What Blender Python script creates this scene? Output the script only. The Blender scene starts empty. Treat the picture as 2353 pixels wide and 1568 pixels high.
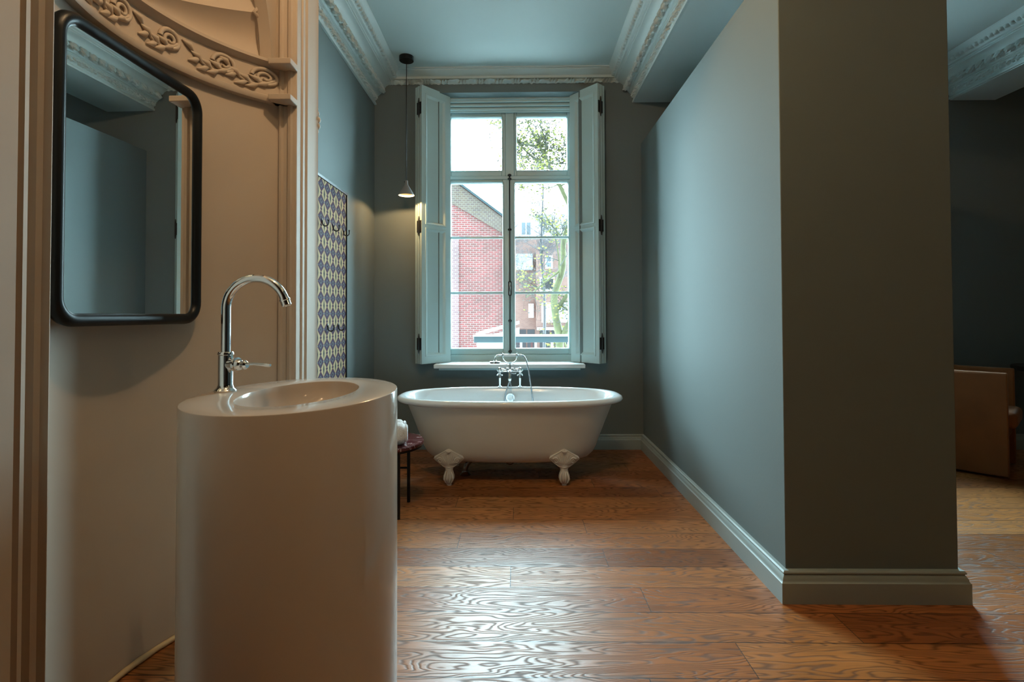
import bpy, bmesh, math, random
from mathutils import Vector, Matrix, noise
from math import sin, cos, pi, radians, sqrt, atan2
random.seed(7)
sc = bpy.context.scene
C = sc.collection

# ------------------------------------------------------------------ camera
FPX = 1230.0
cam_d = bpy.data.cameras.new('camera'); cam = bpy.data.objects.new('camera', cam_d); C.objects.link(cam)
cam_d.sensor_width = 36.0; cam_d.lens = FPX/2353*36.0
cam_d.shift_x = 0.002056; cam_d.shift_y = -0.03554
cam_d.clip_start = 0.05; cam_d.clip_end = 500
cam.matrix_world = (Matrix.Translation((0, 0, 1.18)) @ Matrix.Rotation(radians(0.85), 4, 'Z') @ Matrix.Rotation(radians(90+1.15), 4, 'X')
                    @ Matrix.Rotation(radians(-0.2), 4, 'Z'))
sc.camera = cam

# ------------------------------------------------------------------ world, daylight, exposure
w = bpy.data.worlds.new('overcast_sky'); sc.world = w; w.use_nodes = True
_t = w.node_tree; bg = _t.nodes['Background']; bg.inputs[0].default_value = (0.62, 0.90, 1.0, 1)
# overcast sky, brightest where the hidden sun stands behind the houses (+Y, half way up)
_tc = _t.nodes.new('ShaderNodeTexCoord'); _d = _t.nodes.new('ShaderNodeVectorMath'); _d.operation = 'DOT_PRODUCT'
_t.links.new(_tc.outputs['Generated'], _d.inputs[0]); _d.inputs[1].default_value = (0.0, 0.76, 0.65)
_m = _t.nodes.new('ShaderNodeMapRange'); _m.interpolation_type = 'SMOOTHSTEP'; _t.links.new(_d.outputs['Value'], _m.inputs[0])
_m.inputs[1].default_value = -0.15; _m.inputs[2].default_value = 0.9; _m.inputs[3].default_value = 2.6; _m.inputs[4].default_value = 52.0
_t.links.new(_m.outputs[0], bg.inputs[1])
sc.view_settings.view_transform = 'Standard'; sc.view_settings.look = 'None'
sc.view_settings.exposure = 0.0; sc.view_settings.gamma = 1.0; sc.view_settings.use_curve_mapping = False
cy = sc.cycles
cy.max_bounces = 10; cy.diffuse_bounces = 6; cy.glossy_bounces = 5; cy.transmission_bounces = 6; cy.transparent_max_bounces = 12
cy.sample_clamp_indirect = 6.0; cy.caustics_reflective = False; cy.caustics_refractive = False
cy.use_denoising = True
WINX = (-0.075, 2.65)
for k, wx in enumerate(WINX):            # portals: they emit nothing, they only guide sky sampling
    l = bpy.data.lights.new('sky_portal', 'AREA'); l.shape = 'RECTANGLE'; l.size = 1.3; l.size_y = 2.6
    o = bpy.data.objects.new('sky_portal', l); C.objects.link(o)
    o.location = (wx, 5.13, 1.95); o.rotation_euler = (radians(-90), 0, 0)
    l.cycles.is_portal = True
def lamp(loc, power, col=(1.0, 0.64, 0.34), r=0.03, spot=None, aim=None):
    l = bpy.data.lights.new('ceiling_lamp', 'SPOT' if spot else 'POINT'); l.energy = power; l.color = col; l.shadow_soft_size = r
    o = bpy.data.objects.new('ceiling_lamp', l); C.objects.link(o); o.location = loc
    if spot:
        l.spot_size = radians(spot); l.spot_blend = 0.6
        o.rotation_euler = (Vector(aim)-Vector(loc)).to_track_quat('-Z', 'Y').to_euler()
    return o
lamp((-0.20, 1.38, 3.28), 50)
lamp((-0.30, 0.72, 3.28), 13)
lamp((3.0, 0.8, 3.2), 8)
lamp((0.20, 2.35, 3.28), 34, spot=75, aim=(1.1, 2.75, 1.6))

# ------------------------------------------------------------------ materials
def nt(name):
    m = bpy.data.materials.new(name); m.use_nodes = True
    t = m.node_tree; return m, t, t.nodes['Principled BSDF']
def N(t, typ, **k):
    n = t.nodes.new(typ)
    for a, b in k.items():
        if a in ('ins',):
            for i, v in b.items(): n.inputs[i].default_value = v
        else: setattr(n, a, b)
    return n
def L(t, a, b): t.links.new(a, b)
def plain(name, col, rough=0.5, metal=0.0, bump=0.0, bscale=60, spec=0.5, coat=0.0, var=0.0, vscale=3.0, sss=0):
    m, t, b = nt(name)
    b.inputs['Base Color'].default_value = (*col, 1); b.inputs['Roughness'].default_value = rough; b.inputs['Metallic'].default_value = metal
    b.inputs['Specular IOR Level'].default_value = spec
    if coat: b.inputs['Coat Weight'].default_value = coat; b.inputs['Coat Roughness'].default_value = 0.04
    tc = N(t, 'ShaderNodeTexCoord')
    if bump:
        n = N(t, 'ShaderNodeTexNoise', ins={'Scale': bscale, 'Detail': 4.0}); L(t, tc.outputs['Object'], n.inputs['Vector'])
        bp = N(t, 'ShaderNodeBump', ins={'Strength': bump, 'Distance': 0.01}); L(t, n.outputs['Fac'], bp.inputs['Height']); L(t, bp.outputs['Normal'], b.inputs['Normal'])
    if var:
        n = N(t, 'ShaderNodeTexNoise', ins={'Scale': vscale, 'Detail': 3.0}); L(t, tc.outputs['Object'], n.inputs['Vector'])
        r = N(t, 'ShaderNodeValToRGB'); r.color_ramp.elements[0].position = 0.3; r.color_ramp.elements[1].position = 0.7
        r.color_ramp.elements[0].color = (*[c*(1-var) for c in col], 1); r.color_ramp.elements[1].color = (*[min(1, c*(1+var)) for c in col], 1)
        L(t, n.outputs['Fac'], r.inputs[0]); L(t, r.outputs[0], b.inputs['Base Color'])
    return m
M = {}
M['wall'] = plain('grey_green_wall_paint', (0.145, 0.178, 0.178), 0.75, spec=0.22, bump=0.03, bscale=90)
M['ceil'] = plain('pale_ceiling_paint', (0.56, 0.66, 0.66), 0.6, bump=0.02)
M['trim'] = plain('grey_trim_paint', (0.30, 0.37, 0.37), 0.4)
M['shutter'] = plain('blue_grey_shutter_paint', (0.46, 0.60, 0.61), 0.38, bump=0.01)
M['sillw'] = plain('pale_sill_paint', (0.75, 0.80, 0.80), 0.35)
M['pink'] = plain('warm_cream_plaster_paint', (0.50, 0.42, 0.34), 0.65, spec=0.3, bump=0.06, bscale=14, var=0.04, vscale=2.5)
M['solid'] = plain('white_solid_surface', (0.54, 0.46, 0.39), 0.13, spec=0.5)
M['enamel'] = plain('white_enamel', (0.86, 0.92, 0.95), 0.12, coat=0.3)
M['tubout'] = plain('painted_tub_outside', (0.66, 0.63, 0.57), 0.38, bump=0.02, bscale=30)
M['chrome'] = plain('chrome', (0.80, 0.82, 0.84), 0.06, 1.0)
M['darkchrome'] = plain('dark_chrome', (0.30, 0.27, 0.25), 0.15, 1.0)
M['hose'] = plain('metal_hose', (0.42, 0.47, 0.52), 0.25, 1.0, bump=0.5, bscale=260)
M['porcelain'] = plain('porcelain', (0.85, 0.88, 0.90), 0.15)
M['black'] = plain('black_powder_coat', (0.004, 0.005, 0.006), 0.38, spec=0.25)
M['iron'] = plain('black_iron', (0.01, 0.012, 0.014), 0.5, bump=0.1, bscale=150)
M['mirror'] = plain('mirror_silver', (0.86, 0.90, 0.90), 0.004, 1.0)
M['towel'] = plain('white_terry', (0.82, 0.80, 0.79), 0.95, bump=1.0, bscale=260)
M['velvet'] = plain('brown_velvet', (0.23, 0.075, 0.014), 0.8, bump=0.1, bscale=200, var=0.12, vscale=5)
M['velvet'].node_tree.nodes['Principled BSDF'].inputs['Sheen Weight'].default_value = 0.12
M['tablewood'] = plain('dark_table_wood', (0.03, 0.02, 0.014), 0.35)
M['concrete'] = plain('grey_concrete_shade', (0.24, 0.24, 0.24), 0.8, bump=0.1, bscale=80)
M['dimbounce'] = plain('bounce_dimming_brown', (0.07, 0.045, 0.028), 0.6)  # assumed dark finish for the unseen front, chosen to dim and warm its bounce
M['chip'] = plain('yellowed_caulk', (0.62, 0.47, 0.26), 0.6, bump=0.3, bscale=40)
M['bark'] = plain('mossy_bark', (0.11, 0.105, 0.05), 0.9, bump=0.6, bscale=9, var=0.4, vscale=2.5)
M['twig'] = plain('grey_twig', (0.055, 0.05, 0.042), 0.9)
M['fartwig'] = plain('pale_far_twig', (0.09, 0.085, 0.09), 0.9)
M['bud'] = plain('yellow_green_bud', (0.22, 0.21, 0.04), 0.8)
M['cone'] = plain('dark_seed_cone', (0.09, 0.08, 0.07), 0.9)
M['white'] = plain('white_frame_paint', (0.75, 0.76, 0.76), 0.5)
M['slate'] = plain('dark_fascia', (0.045, 0.065, 0.075), 0.4)
M['zinc'] = plain('pale_zinc', (0.40, 0.41, 0.43), 0.5)
M['roofgrey'] = plain('grey_mansard', (0.30, 0.30, 0.32), 0.7, var=0.1)
M['dark'] = plain('dark_shopfront', (0.035, 0.03, 0.035), 0.3)
M['redwood'] = plain('red_brown_door', (0.10, 0.03, 0.03), 0.5)
M['curtain'] = plain('pale_net_curtain', (0.55, 0.57, 0.58), 0.9)
M['fglass'] = plain('dull_window_glass', (0.16, 0.19, 0.22), 0.08)
M['ground'] = plain('street_paving', (0.36, 0.35, 0.34), 0.9, var=0.1)

def glass():
    m = bpy.data.materials.new('window_glass'); m.use_nodes = True; t = m.node_tree; t.nodes.clear()
    o = N(t, 'ShaderNodeOutputMaterial'); mx = N(t, 'ShaderNodeMixShader'); tr = N(t, 'ShaderNodeBsdfTransparent'); g = N(t, 'ShaderNodeBsdfGlossy')
    g.inputs['Roughness'].default_value = 0.0; tr.inputs[0].default_value = (0.96, 0.98, 0.98, 1)
    f = N(t, 'ShaderNodeFresnel', ins={'IOR': 1.3}); L(t, f.outputs[0], mx.inputs[0]); L(t, tr.outputs[0], mx.inputs[1]); L(t, g.outputs[0], mx.inputs[2]); L(t, mx.outputs[0], o.inputs[0])
    return m
M['glass'] = glass()

def mathn(t, op, a, b=None, c=None):
    n = N(t, 'ShaderNodeMath', operation=op)
    for i, v in enumerate((a, b, c)):
        if v is None: continue
        if isinstance(v, (int, float)): n.inputs[i].default_value = v
        else: L(t, v, n.inputs[i])
    return n.outputs[0]

def floor_mat():
    m, t, b = nt('oiled_oak_planks')
    tc = N(t, 'ShaderNodeTexCoord'); sp = N(t, 'ShaderNodeSeparateXYZ'); L(t, tc.outputs['Object'], sp.inputs[0])
    X, Y = sp.outputs[0], sp.outputs[1]
    W = 0.1929; LEN = 1.9
    ry = mathn(t, 'DIVIDE', mathn(t, 'SUBTRACT', Y, 3.116 - 0.1929*20), W)
    row = mathn(t, 'FLOOR', ry); fy = mathn(t, 'SUBTRACT', ry, row)
    wn = N(t, 'ShaderNodeTexWhiteNoise', noise_dimensions='1D'); L(t, row, wn.inputs['W'])
    rx = mathn(t, 'ADD', mathn(t, 'DIVIDE', X, LEN), mathn(t, 'MULTIPLY', wn.outputs['Value'], 7.0))
    col = mathn(t, 'FLOOR', rx); fx = mathn(t, 'SUBTRACT', rx, col)
    idn = N(t, 'ShaderNodeCombineXYZ'); L(t, row, idn.inputs[0]); L(t, col, idn.inputs[1])
    w2 = N(t, 'ShaderNodeTexWhiteNoise', noise_dimensions='3D'); L(t, idn.outputs[0], w2.inputs['Vector'])
    rnd = w2.outputs['Value']; rs = N(t, 'ShaderNodeSeparateXYZ'); L(t, w2.outputs['Color'], rs.inputs[0])
    # grain coordinates shifted per plank
    cx = mathn(t, 'ADD', mathn(t, 'MULTIPLY', X, 1.0), mathn(t, 'MULTIPLY', rs.outputs[0], 50.0))
    cyy = mathn(t, 'ADD', mathn(t, 'MULTIPLY', Y, 5.5), mathn(t, 'MULTIPLY', rs.outputs[1], 50.0))
    gv = N(t, 'ShaderNodeCombineXYZ'); L(t, cx, gv.inputs[0]); L(t, cyy, gv.inputs[1])
    n1 = N(t, 'ShaderNodeTexNoise', ins={'Scale': 1.55, 'Detail': 2.5, 'Roughness': 0.45, 'Distortion': 0.25}); L(t, gv.outputs[0], n1.inputs['Vector'])
    ring = mathn(t, 'SINE', mathn(t, 'MULTIPLY', n1.outputs['Fac'], 150.0))
    ring01 = mathn(t, 'POWER', mathn(t, 'ADD', mathn(t, 'MULTIPLY', ring, 0.5), 0.5), 3.0)
    gv2 = N(t, 'ShaderNodeCombineXYZ'); L(t, mathn(t, 'MULTIPLY', cx, 6.0), gv2.inputs[0]); L(t, mathn(t, 'MULTIPLY', cyy, 22.0), gv2.inputs[1])
    n2 = N(t, 'ShaderNodeTexNoise', ins={'Scale': 1.5, 'Detail': 5.0, 'Roughness': 0.65}); L(t, gv2.outputs[0], n2.inputs['Vector'])
    n3 = N(t, 'ShaderNodeTexNoise', ins={'Scale': 2.2, 'Detail': 2.0}); L(t, gv.outputs[0], n3.inputs['Vector'])
    rp = N(t, 'ShaderNodeValToRGB'); L(t, rnd, rp.inputs[0])
    e = rp.color_ramp; e.elements[0].position = 0.0; e.elements[0].color = (0.23, 0.075, 0.019, 1); e.elements[1].position = 1.0; e.elements[1].color = (0.50, 0.205, 0.065, 1)
    k = e.elements.new(0.35); k.color = (0.32, 0.105, 0.028, 1); k = e.elements.new(0.7); k.color = (0.40, 0.15, 0.042, 1)
    val = mathn(t, 'ADD', 0.62, mathn(t, 'MULTIPLY', n3.outputs['Fac'], 0.75))
    val = mathn(t, 'MULTIPLY', val, mathn(t, 'SUBTRACT', 1.0, mathn(t, 'MULTIPLY', ring01, 0.55)))
    val = mathn(t, 'MULTIPLY', val, mathn(t, 'ADD', 0.72, mathn(t, 'MULTIPLY', n2.outputs['Fac'], 0.56)))
    # seams
    sy = mathn(t, 'LESS_THAN', fy, 0.022); sx = mathn(t, 'LESS_THAN', fx, 0.0018)
    seam = mathn(t, 'MAXIMUM', sy, sx)
    val = mathn(t, 'MULTIPLY', val, mathn(t, 'SUBTRACT', 1.0, mathn(t, 'MULTIPLY', seam, 0.85)))
    mx = N(t, 'ShaderNodeMix', data_type='RGBA', blend_type='MULTIPLY'); mx.inputs[0].default_value = 1.0
    L(t, rp.outputs[0], mx.inputs[6]); cb = N(t, 'ShaderNodeCombineXYZ'); [L(t, val, cb.inputs[i]) for i in range(3)]
    L(t, cb.outputs[0], mx.inputs[7]); L(t, mx.outputs[2], b.inputs['Base Color'])
    rgh = mathn(t, 'ADD', 0.24, mathn(t, 'MULTIPLY', n2.outputs['Fac'], 0.16)); rgh = mathn(t, 'ADD', rgh, mathn(t, 'MULTIPLY', ring01, 0.25)); L(t, rgh, b.inputs['Roughness']); b.inputs['Specular IOR Level'].default_value = 0.42
    hgt = mathn(t, 'SUBTRACT', mathn(t, 'SUBTRACT', mathn(t, 'MULTIPLY', n2.outputs['Fac'], 0.5), mathn(t, 'MULTIPLY', ring01, 0.6)), mathn(t, 'MULTIPLY', seam, 2.0))
    hgt = mathn(t, 'ADD', hgt, mathn(t, 'MULTIPLY', n3.outputs['Fac'], 0.7))
    bp = N(t, 'ShaderNodeBump', ins={'Strength': 0.32, 'Distance': 0.003}); L(t, hgt, bp.inputs['Height']); L(t, bp.outputs[0], b.inputs['Normal'])
    return m
M['floor'] = floor_mat()

def brick_mat(name, c1, c2, mortar, bw=0.22, bh=0.075, ms=0.012, axis='XZ', warp=0.02):
    m, t, b = nt(name)
    tc = N(t, 'ShaderNodeTexCoord'); sp = N(t, 'ShaderNodeSeparateXYZ'); L(t, tc.outputs['Object'], sp.inputs[0])
    cb = N(t, 'ShaderNodeCombineXYZ'); L(t, sp.outputs[0 if axis[0] == 'X' else 1], cb.inputs[0]); L(t, sp.outputs[2], cb.inputs[1])
    nz = N(t, 'ShaderNodeTexNoise', ins={'Scale': 5.0, 'Detail': 3.0}); L(t, cb.outputs[0], nz.inputs['Vector'])
    va = N(t, 'ShaderNodeVectorMath', operation='MULTIPLY_ADD'); L(t, nz.outputs['Color'], va.inputs[0]); va.inputs[1].default_value = (warp, warp, 0); L(t, cb.outputs[0], va.inputs[2])
    br = N(t, 'ShaderNodeTexBrick', ins={'Scale': 1.0, 'Mortar Size': ms, 'Mortar Smooth': 0.3, 'Bias': 0.0, 'Brick Width': bw, 'Row Height': bh})
    br.inputs['Color1'].default_value = (*c1, 1); br.inputs['Color2'].default_value = (*c2, 1); br.inputs['Mortar'].default_value = (*mortar, 1)
    L(t, va.outputs[0], br.inputs['Vector'])
    n2 = N(t, 'ShaderNodeTexNoise', ins={'Scale': 0.8, 'Detail': 4.0}); L(t, cb.outputs[0], n2.inputs['Vector'])
    r = N(t, 'ShaderNodeValToRGB'); r.color_ramp.elements[0].position = 0.35; r.color_ramp.elements[0].color = (0.85, 0.85, 0.85, 1); r.color_ramp.elements[1].position = 0.7; r.color_ramp.elements[1].color = (1.1, 1.1, 1.1, 1)
    L(t, n2.outputs['Fac'], r.inputs[0])
    mx = N(t, 'ShaderNodeMix', data_type='RGBA', blend_type='MULTIPLY'); mx.inputs[0].default_value = 1.0
    L(t, br.outputs['Color'], mx.inputs[6]); L(t, r.outputs[0], mx.inputs[7]); L(t, mx.outputs[2], b.inputs['Base Color'])
    b.inputs['Roughness'].default_value = 0.9
    return m
M['brick'] = brick_mat('old_red_brick', (0.24, 0.055, 0.055), (0.15, 0.05, 0.045), (0.25, 0.19, 0.18))
M['brickpale'] = brick_mat('pale_weathered_brick', (0.24, 0.13, 0.14), (0.19, 0.10, 0.11), (0.30, 0.25, 0.25))
M['brickgrey'] = brick_mat('grey_gable_edge_brick', (0.15, 0.10, 0.075), (0.11, 0.07, 0.07), (0.19, 0.16, 0.13), bw=0.16)
M['brickfar'] = brick_mat('salmon_brick', (0.27, 0.145, 0.12), (0.23, 0.12, 0.10), (0.26, 0.18, 0.16), ms=0.008)

def marble_mat():
    m, t, b = nt('burgundy_marble')
    tc = N(t, 'ShaderNodeTexCoord')
    n = N(t, 'ShaderNodeTexNoise', ins={'Scale': 6.0, 'Detail': 6.0, 'Distortion': 1.2}); L(t, tc.outputs['Object'], n.inputs['Vector'])
    v = mathn(t, 'ABSOLUTE', mathn(t, 'SUBTRACT', n.outputs['Fac'], 0.5))
    r = N(t, 'ShaderNodeValToRGB'); e = r.color_ramp; e.elements[0].position = 0.0; e.elements[0].color = (0.5, 0.38, 0.38, 1); e.elements[1].position = 0.009; e.elements[1].color = (0.065, 0.012, 0.015, 1)
    L(t, v, r.inputs[0]); L(t, r.outputs[0], b.inputs['Base Color']); b.inputs['Roughness'].default_value = 0.12
    return m
M['marble'] = marble_mat()

def pattern_mat():
    # block-printed board: purple lozenges, yellow flames, dark blue stalks
    m, t, b = nt('patterned_tile_board')
    tc = N(t, 'ShaderNodeTexCoord'); sp = N(t, 'ShaderNodeSeparateXYZ'); L(t, tc.outputs['Object'], sp.inputs[0])
    u = mathn(t, 'DIVIDE', sp.outputs[1], 0.112); v = mathn(t, 'DIVIDE', sp.outputs[2], 0.104)
    def tri(x, off=0.0):    # distance to nearest integer*2 -> 0..1
        f = mathn(t, 'FRACT', mathn(t, 'ADD', x, off)); return mathn(t, 'MULTIPLY', mathn(t, 'ABSOLUTE', mathn(t, 'SUBTRACT', f, 0.5)), 2.0)
    du, dv = tri(u), tri(v)                 # 1 at cell border, 0 at centre
    du2, dv2 = tri(u, 0.5), tri(v, 0.5)
    loz = mathn(t, 'ADD', mathn(t, 'MULTIPLY', du, 0.95), mathn(t, 'MULTIPLY', dv, 1.15))
    loz_r = mathn(t, 'MODULO', mathn(t, 'MULTIPLY', loz, 3.2), 1.0)
    small = mathn(t, 'ADD', mathn(t, 'MULTIPLY', du, 1.9), mathn(t, 'MULTIPLY', dv2, 2.3))
    stalk = mathn(t, 'ADD', mathn(t, 'MULTIPLY', du2, 3.4), mathn(t, 'MULTIPLY', dv2, 0.9))
    dot = mathn(t, 'ADD', mathn(t, 'MULTIPLY', du2, 4.0), mathn(t, 'MULTIPLY', dv, 4.5))
    base = N(t, 'ShaderNodeRGB'); base.outputs[0].default_value = (0.38, 0.28, 0.16, 1)
    cur = base.outputs[0]
    def over(cur, mask, c):
        mx = N(t, 'ShaderNodeMix', data_type='RGBA'); L(t, mask, mx.inputs[0]); L(t, cur, mx.inputs[6])
        if isinstance(c, tuple): mx.inputs[7].default_value = (*c, 1)
        else: L(t, c, mx.inputs[7])
        return mx.outputs[2]
    cur = over(cur, mathn(t, 'LESS_THAN', loz, 1.02), (0.07, 0.022, 0.038))
    cur = over(cur, mathn(t, 'LESS_THAN', loz, 0.80), (0.05, 0.036, 0.065))
    cur = over(cur, mathn(t, 'LESS_THAN', loz, 0.42), (0.12, 0.12, 0.12))
    cur = over(cur, mathn(t, 'LESS_THAN', loz, 0.22), (0.03, 0.02, 0.04))
    cur = over(cur, mathn(t, 'LESS_THAN', small, 0.62), (0.045, 0.02, 0.045))
    cur = over(cur, mathn(t, 'LESS_THAN', stalk, 0.75), (0.02, 0.028, 0.034))
    cur = over(cur, mathn(t, 'LESS_THAN', dot, 0.75), (0.2, 0.23, 0.21))
    L(t, cur, b.inputs['Base Color']); b.inputs['Roughness'].default_value = 0.85; b.inputs['Specular IOR Level'].default_value = 0.08
    return m
M['pattern'] = pattern_mat()

def shade_in():
    m, t, b = nt('lit_shade_lining'); b.inputs['Base Color'].default_value = (0.85, 0.70, 0.45, 1); b.inputs['Roughness'].default_value = 0.6
    return m
M['shadein'] = shade_in()
def emis(name, col, s):
    m, t, b = nt(name); b.inputs['Emission Color'].default_value = (*col, 1); b.inputs['Emission Strength'].default_value = s; return m
M['bulb'] = emis('glowing_bulb', (1.0, 0.62, 0.25), 14.0)

# ------------------------------------------------------------------ mesh helpers
class G:
    def __init__(s): s.v = []; s.f = []; s.m = []
    def add(s, vs, fs, mi=0):
        o = len(s.v); s.v += [tuple(p) for p in vs]; s.f += [tuple(i+o for i in q) for q in fs]; s.m += [mi]*len(fs); return s
    def box(s, x0, x1, y0, y1, z0, z1, mi=0):
        return s.add([(x0,y0,z0),(x1,y0,z0),(x1,y1,z0),(x0,y1,z0),(x0,y0,z1),(x1,y0,z1),(x1,y1,z1),(x0,y1,z1)],
                     [(0,3,2,1),(4,5,6,7),(0,1,5,4),(1,2,6,5),(2,3,7,6),(3,0,4,7)], mi)
    def fbox(s, f, a0, a1, b0, b1, c0, c1, mi=0):      # box in a mapped frame
        g = G().box(a0, a1, b0, b1, c0, c1); return s.add([f(*p) for p in g.v], g.f, mi)
    def rings(s, rings, closed=True, cap0=True, cap1=True, mi=0):
        n = len(rings[0]); vs = [p for r in rings for p in r]; fs = []
        for i in range(len(rings)-1):
            for j in range(n if closed else n-1):
                a, b = i*n+j, i*n+(j+1) % n; fs.append((a, b, b+n, a+n))
        if cap0: fs.append(tuple(range(n))[::-1])
        if cap1: fs.append(tuple(range((len(rings)-1)*n, len(rings)*n)))
        return s.add(vs, fs, mi)
    def lathe(s, prof, n=32, o=(0, 0, 0), axis='Z', cap=True, mi=0, f=None):
        rs = []
        for r, z in prof:
            ring = []
            for k in range(n):
                a = 2*pi*k/n; p = (r*cos(a), r*sin(a), z)
                if axis == 'X': p = (p[2], p[0], p[1])
                if axis == 'Y': p = (p[0], p[2], p[1])
                p = (p[0]+o[0], p[1]+o[1], p[2]+o[2])
                ring.append(f(*p) if f else p)
            rs.append(ring)
        return s.rings(rs, cap0=cap, cap1=cap, mi=mi)
    def tube(s, pts, r, n=10, cap=True, mi=0):
        pts = [Vector(p) for p in pts]; R = r if isinstance(r, (list, tuple)) else [r]*len(pts)
        rs = []; up = None
        for i, p in enumerate(pts):
            d = (pts[min(i+1, len(pts)-1)] - pts[max(i-1, 0)])
            d = d.normalized() if d.length > 1e-9 else Vector((0, 0, 1))
            if up is None: up = Vector((0, 0, 1)) if abs(d.z) < 0.9 else Vector((1, 0, 0))
            x = up - d*up.dot(d)
            if x.length < 1e-6: x = d.orthogonal()
            x.normalize(); y = d.cross(x); up = x
            rs.append([p + (x*cos(2*pi*k/n) + y*sin(2*pi*k/n))*R[i] for k in range(n)])
        return s.rings(rs, cap0=cap, cap1=cap, mi=mi)
    def sphere(s, c, r, n=16, m=10, sc3=(1, 1, 1), mi=0):
        rs = []
        for i in range(1, m):
            a = pi*i/m; rs.append([(c[0]+r*sc3[0]*sin(a)*cos(2*pi*k/n), c[1]+r*sc3[1]*sin(a)*sin(2*pi*k/n), c[2]-r*sc3[2]*cos(a)) for k in range(n)])
        return s.rings(rs, mi=mi)
    def sweep(s, prof, a, b, f):          # f(u,v,t)->point, profile (u,v) list closed
        return s.rings([[f(u, v, a) for u, v in prof], [f(u, v, b) for u, v in prof]])
def obj(name, g, mat, parent=None, smooth=35, bevel=0, seg=2, subsurf=0, kind=None):
    me = bpy.data.meshes.new(name); me.from_pydata(g.v, [], g.f)
    for mm in (mat if isinstance(mat, (list, tuple)) else [mat]): me.materials.append(mm)
    if any(g.m): me.polygons.foreach_set('material_index', g.m)
    bm = bmesh.new(); bm.from_mesh(me); bmesh.ops.recalc_face_normals(bm, faces=bm.faces); bm.to_mesh(me); bm.free()
    if smooth:
        me.shade_smooth(); me.set_sharp_from_angle(angle=radians(smooth))
    o = bpy.data.objects.new(name, me); C.objects.link(o)
    if parent is not None: o.parent = parent
    if bevel:
        bv = o.modifiers.new('bevel', 'BEVEL'); bv.width = bevel; bv.segments = seg; bv.limit_method = 'ANGLE'; bv.angle_limit = radians(40)
    if subsurf:
        ss = o.modifiers.new('sub', 'SUBSURF'); ss.levels = subsurf; ss.render_levels = subsurf
    if kind: o['kind'] = kind
    return o
def struct(name, g, mat, **k): return obj(name, g, mat, kind='structure', **k)
def thing(name, label, cat, group=None, loc=(0, 0, 0), rz=0):
    o = bpy.data.objects.new(name, None); C.objects.link(o); o.empty_display_size = 0.1
    o.location = loc; o.rotation_euler = (0, 0, rz); o['label'] = label; o['category'] = cat
    if group: o['group'] = group
    return o
def tag(o, label, cat, group=None):
    o['label'] = label; o['category'] = cat
    if group: o['group'] = group
    return o
def sell(a, b, t, n=2.0):
    c, s = cos(t), sin(t)
    return (a*abs(c)**(2/n)*(1 if c >= 0 else -1), b*abs(s)**(2/n)*(1 if s >= 0 else -1))

# ------------------------------------------------------------------ room shell
YB = 4.755; XL = -1.28; YF = -4.5; XR = 6.4; ZC = 3.36; SILL = 0.70; HEAD = 3.18
struct('floor', G().box(XL-0.3, XR, YF, 5.12, -0.2, 0.0), M['floor'])
struct('ceiling', G().box(XL-0.3, XR+0.2, -0.6, 5.12, ZC, ZC+0.2), M['ceil'])
struct('ceiling_front', G().box(XL-0.3, XR+0.2, YF-0.2, -0.6, ZC-0.02, ZC+0.2), M['dimbounce'])  # ceiling split here so the unseen front half bounces less light
g = G()
xs = [XL-0.3] + [v for wx in WINX for v in (wx-0.625, wx+0.625)] + [XR+0.2]
for i in range(0, len(xs), 2): g.box(xs[i], xs[i+1], YB, 5.11, 0, ZC)
for wx in WINX:
    g.box(wx-0.625, wx+0.625, YB, 5.11, 0, SILL); g.box(wx-0.625, wx+0.625, YB, 5.11, HEAD, ZC)
struct('wall_back', g, M['wall'])
struct('wall_left', G().box(XL-0.3, XL, 2.52, YB, 0, ZC), M['wall'])
struct('wall_right', G().box(XR, XR+0.2, YF, YB, 0, ZC), M['wall'])
struct('wall_front', G().box(XL-0.3, XR+0.2, YF-0.2, YF, 0, ZC), M['dimbounce'])
PX0, PX1, PY = 1.102, 1.806, 2.248
struct('wall_partition', G().box(PX0, PX1, PY, YB, 0, 2.707), M['wall'], bevel=0.003)
struct('ceiling_beam', G().box(1.044, 1.484, -0.6, YB, 3.075, ZC), M['ceil'], bevel=0.002)
struct('ceiling_beam', G().box(3.829, 4.224, -0.6, YB, 3.068, ZC), M['ceil'], bevel=0.002)

# skirting boards
def skirt(name, path, mat=M['trim'], side=1):
    prof = [(0, 0), (0.030, 0), (0.030, 0.083), (0.026, 0.087), (0.024, 0.092), (0.0235, 0.098), (0.017, 0.110), (0.014, 0.114), (0.019, 0.118), (0.019, 0.123), (0.014, 0.129), (0, 0.131)]
    rs = []
    for i, p in enumerate(path):
        def nrm(a, b):
            d = Vector((b[0]-a[0], b[1]-a[1])).normalized(); return Vector((d.y, -d.x))*side
        ns = []
        if i > 0: ns.append(nrm(path[i-1], p))
        if i < len(path)-1: ns.append(nrm(p, path[i+1]))
        n = ns[0] if len(ns) == 1 else (ns[0]+ns[1])/(1+ns[0].dot(ns[1]))
        rs.append([(p[0]+n.x*u, p[1]+n.y*u, z) for u, z in prof])
    return struct(name, G().rings(rs), mat, smooth=25)
skirt('baseboard_back', [(XL, YB), (PX0, YB)])
skirt('baseboard_partition', [(PX0, YB), (PX0, PY), (PX1, PY), (PX1, YB)], side=1)
skirt('baseboard_back', [(PX1, YB), (XR, YB)])
skirt('baseboard_left', [(XL, 2.52), (XL, YB)])

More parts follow.
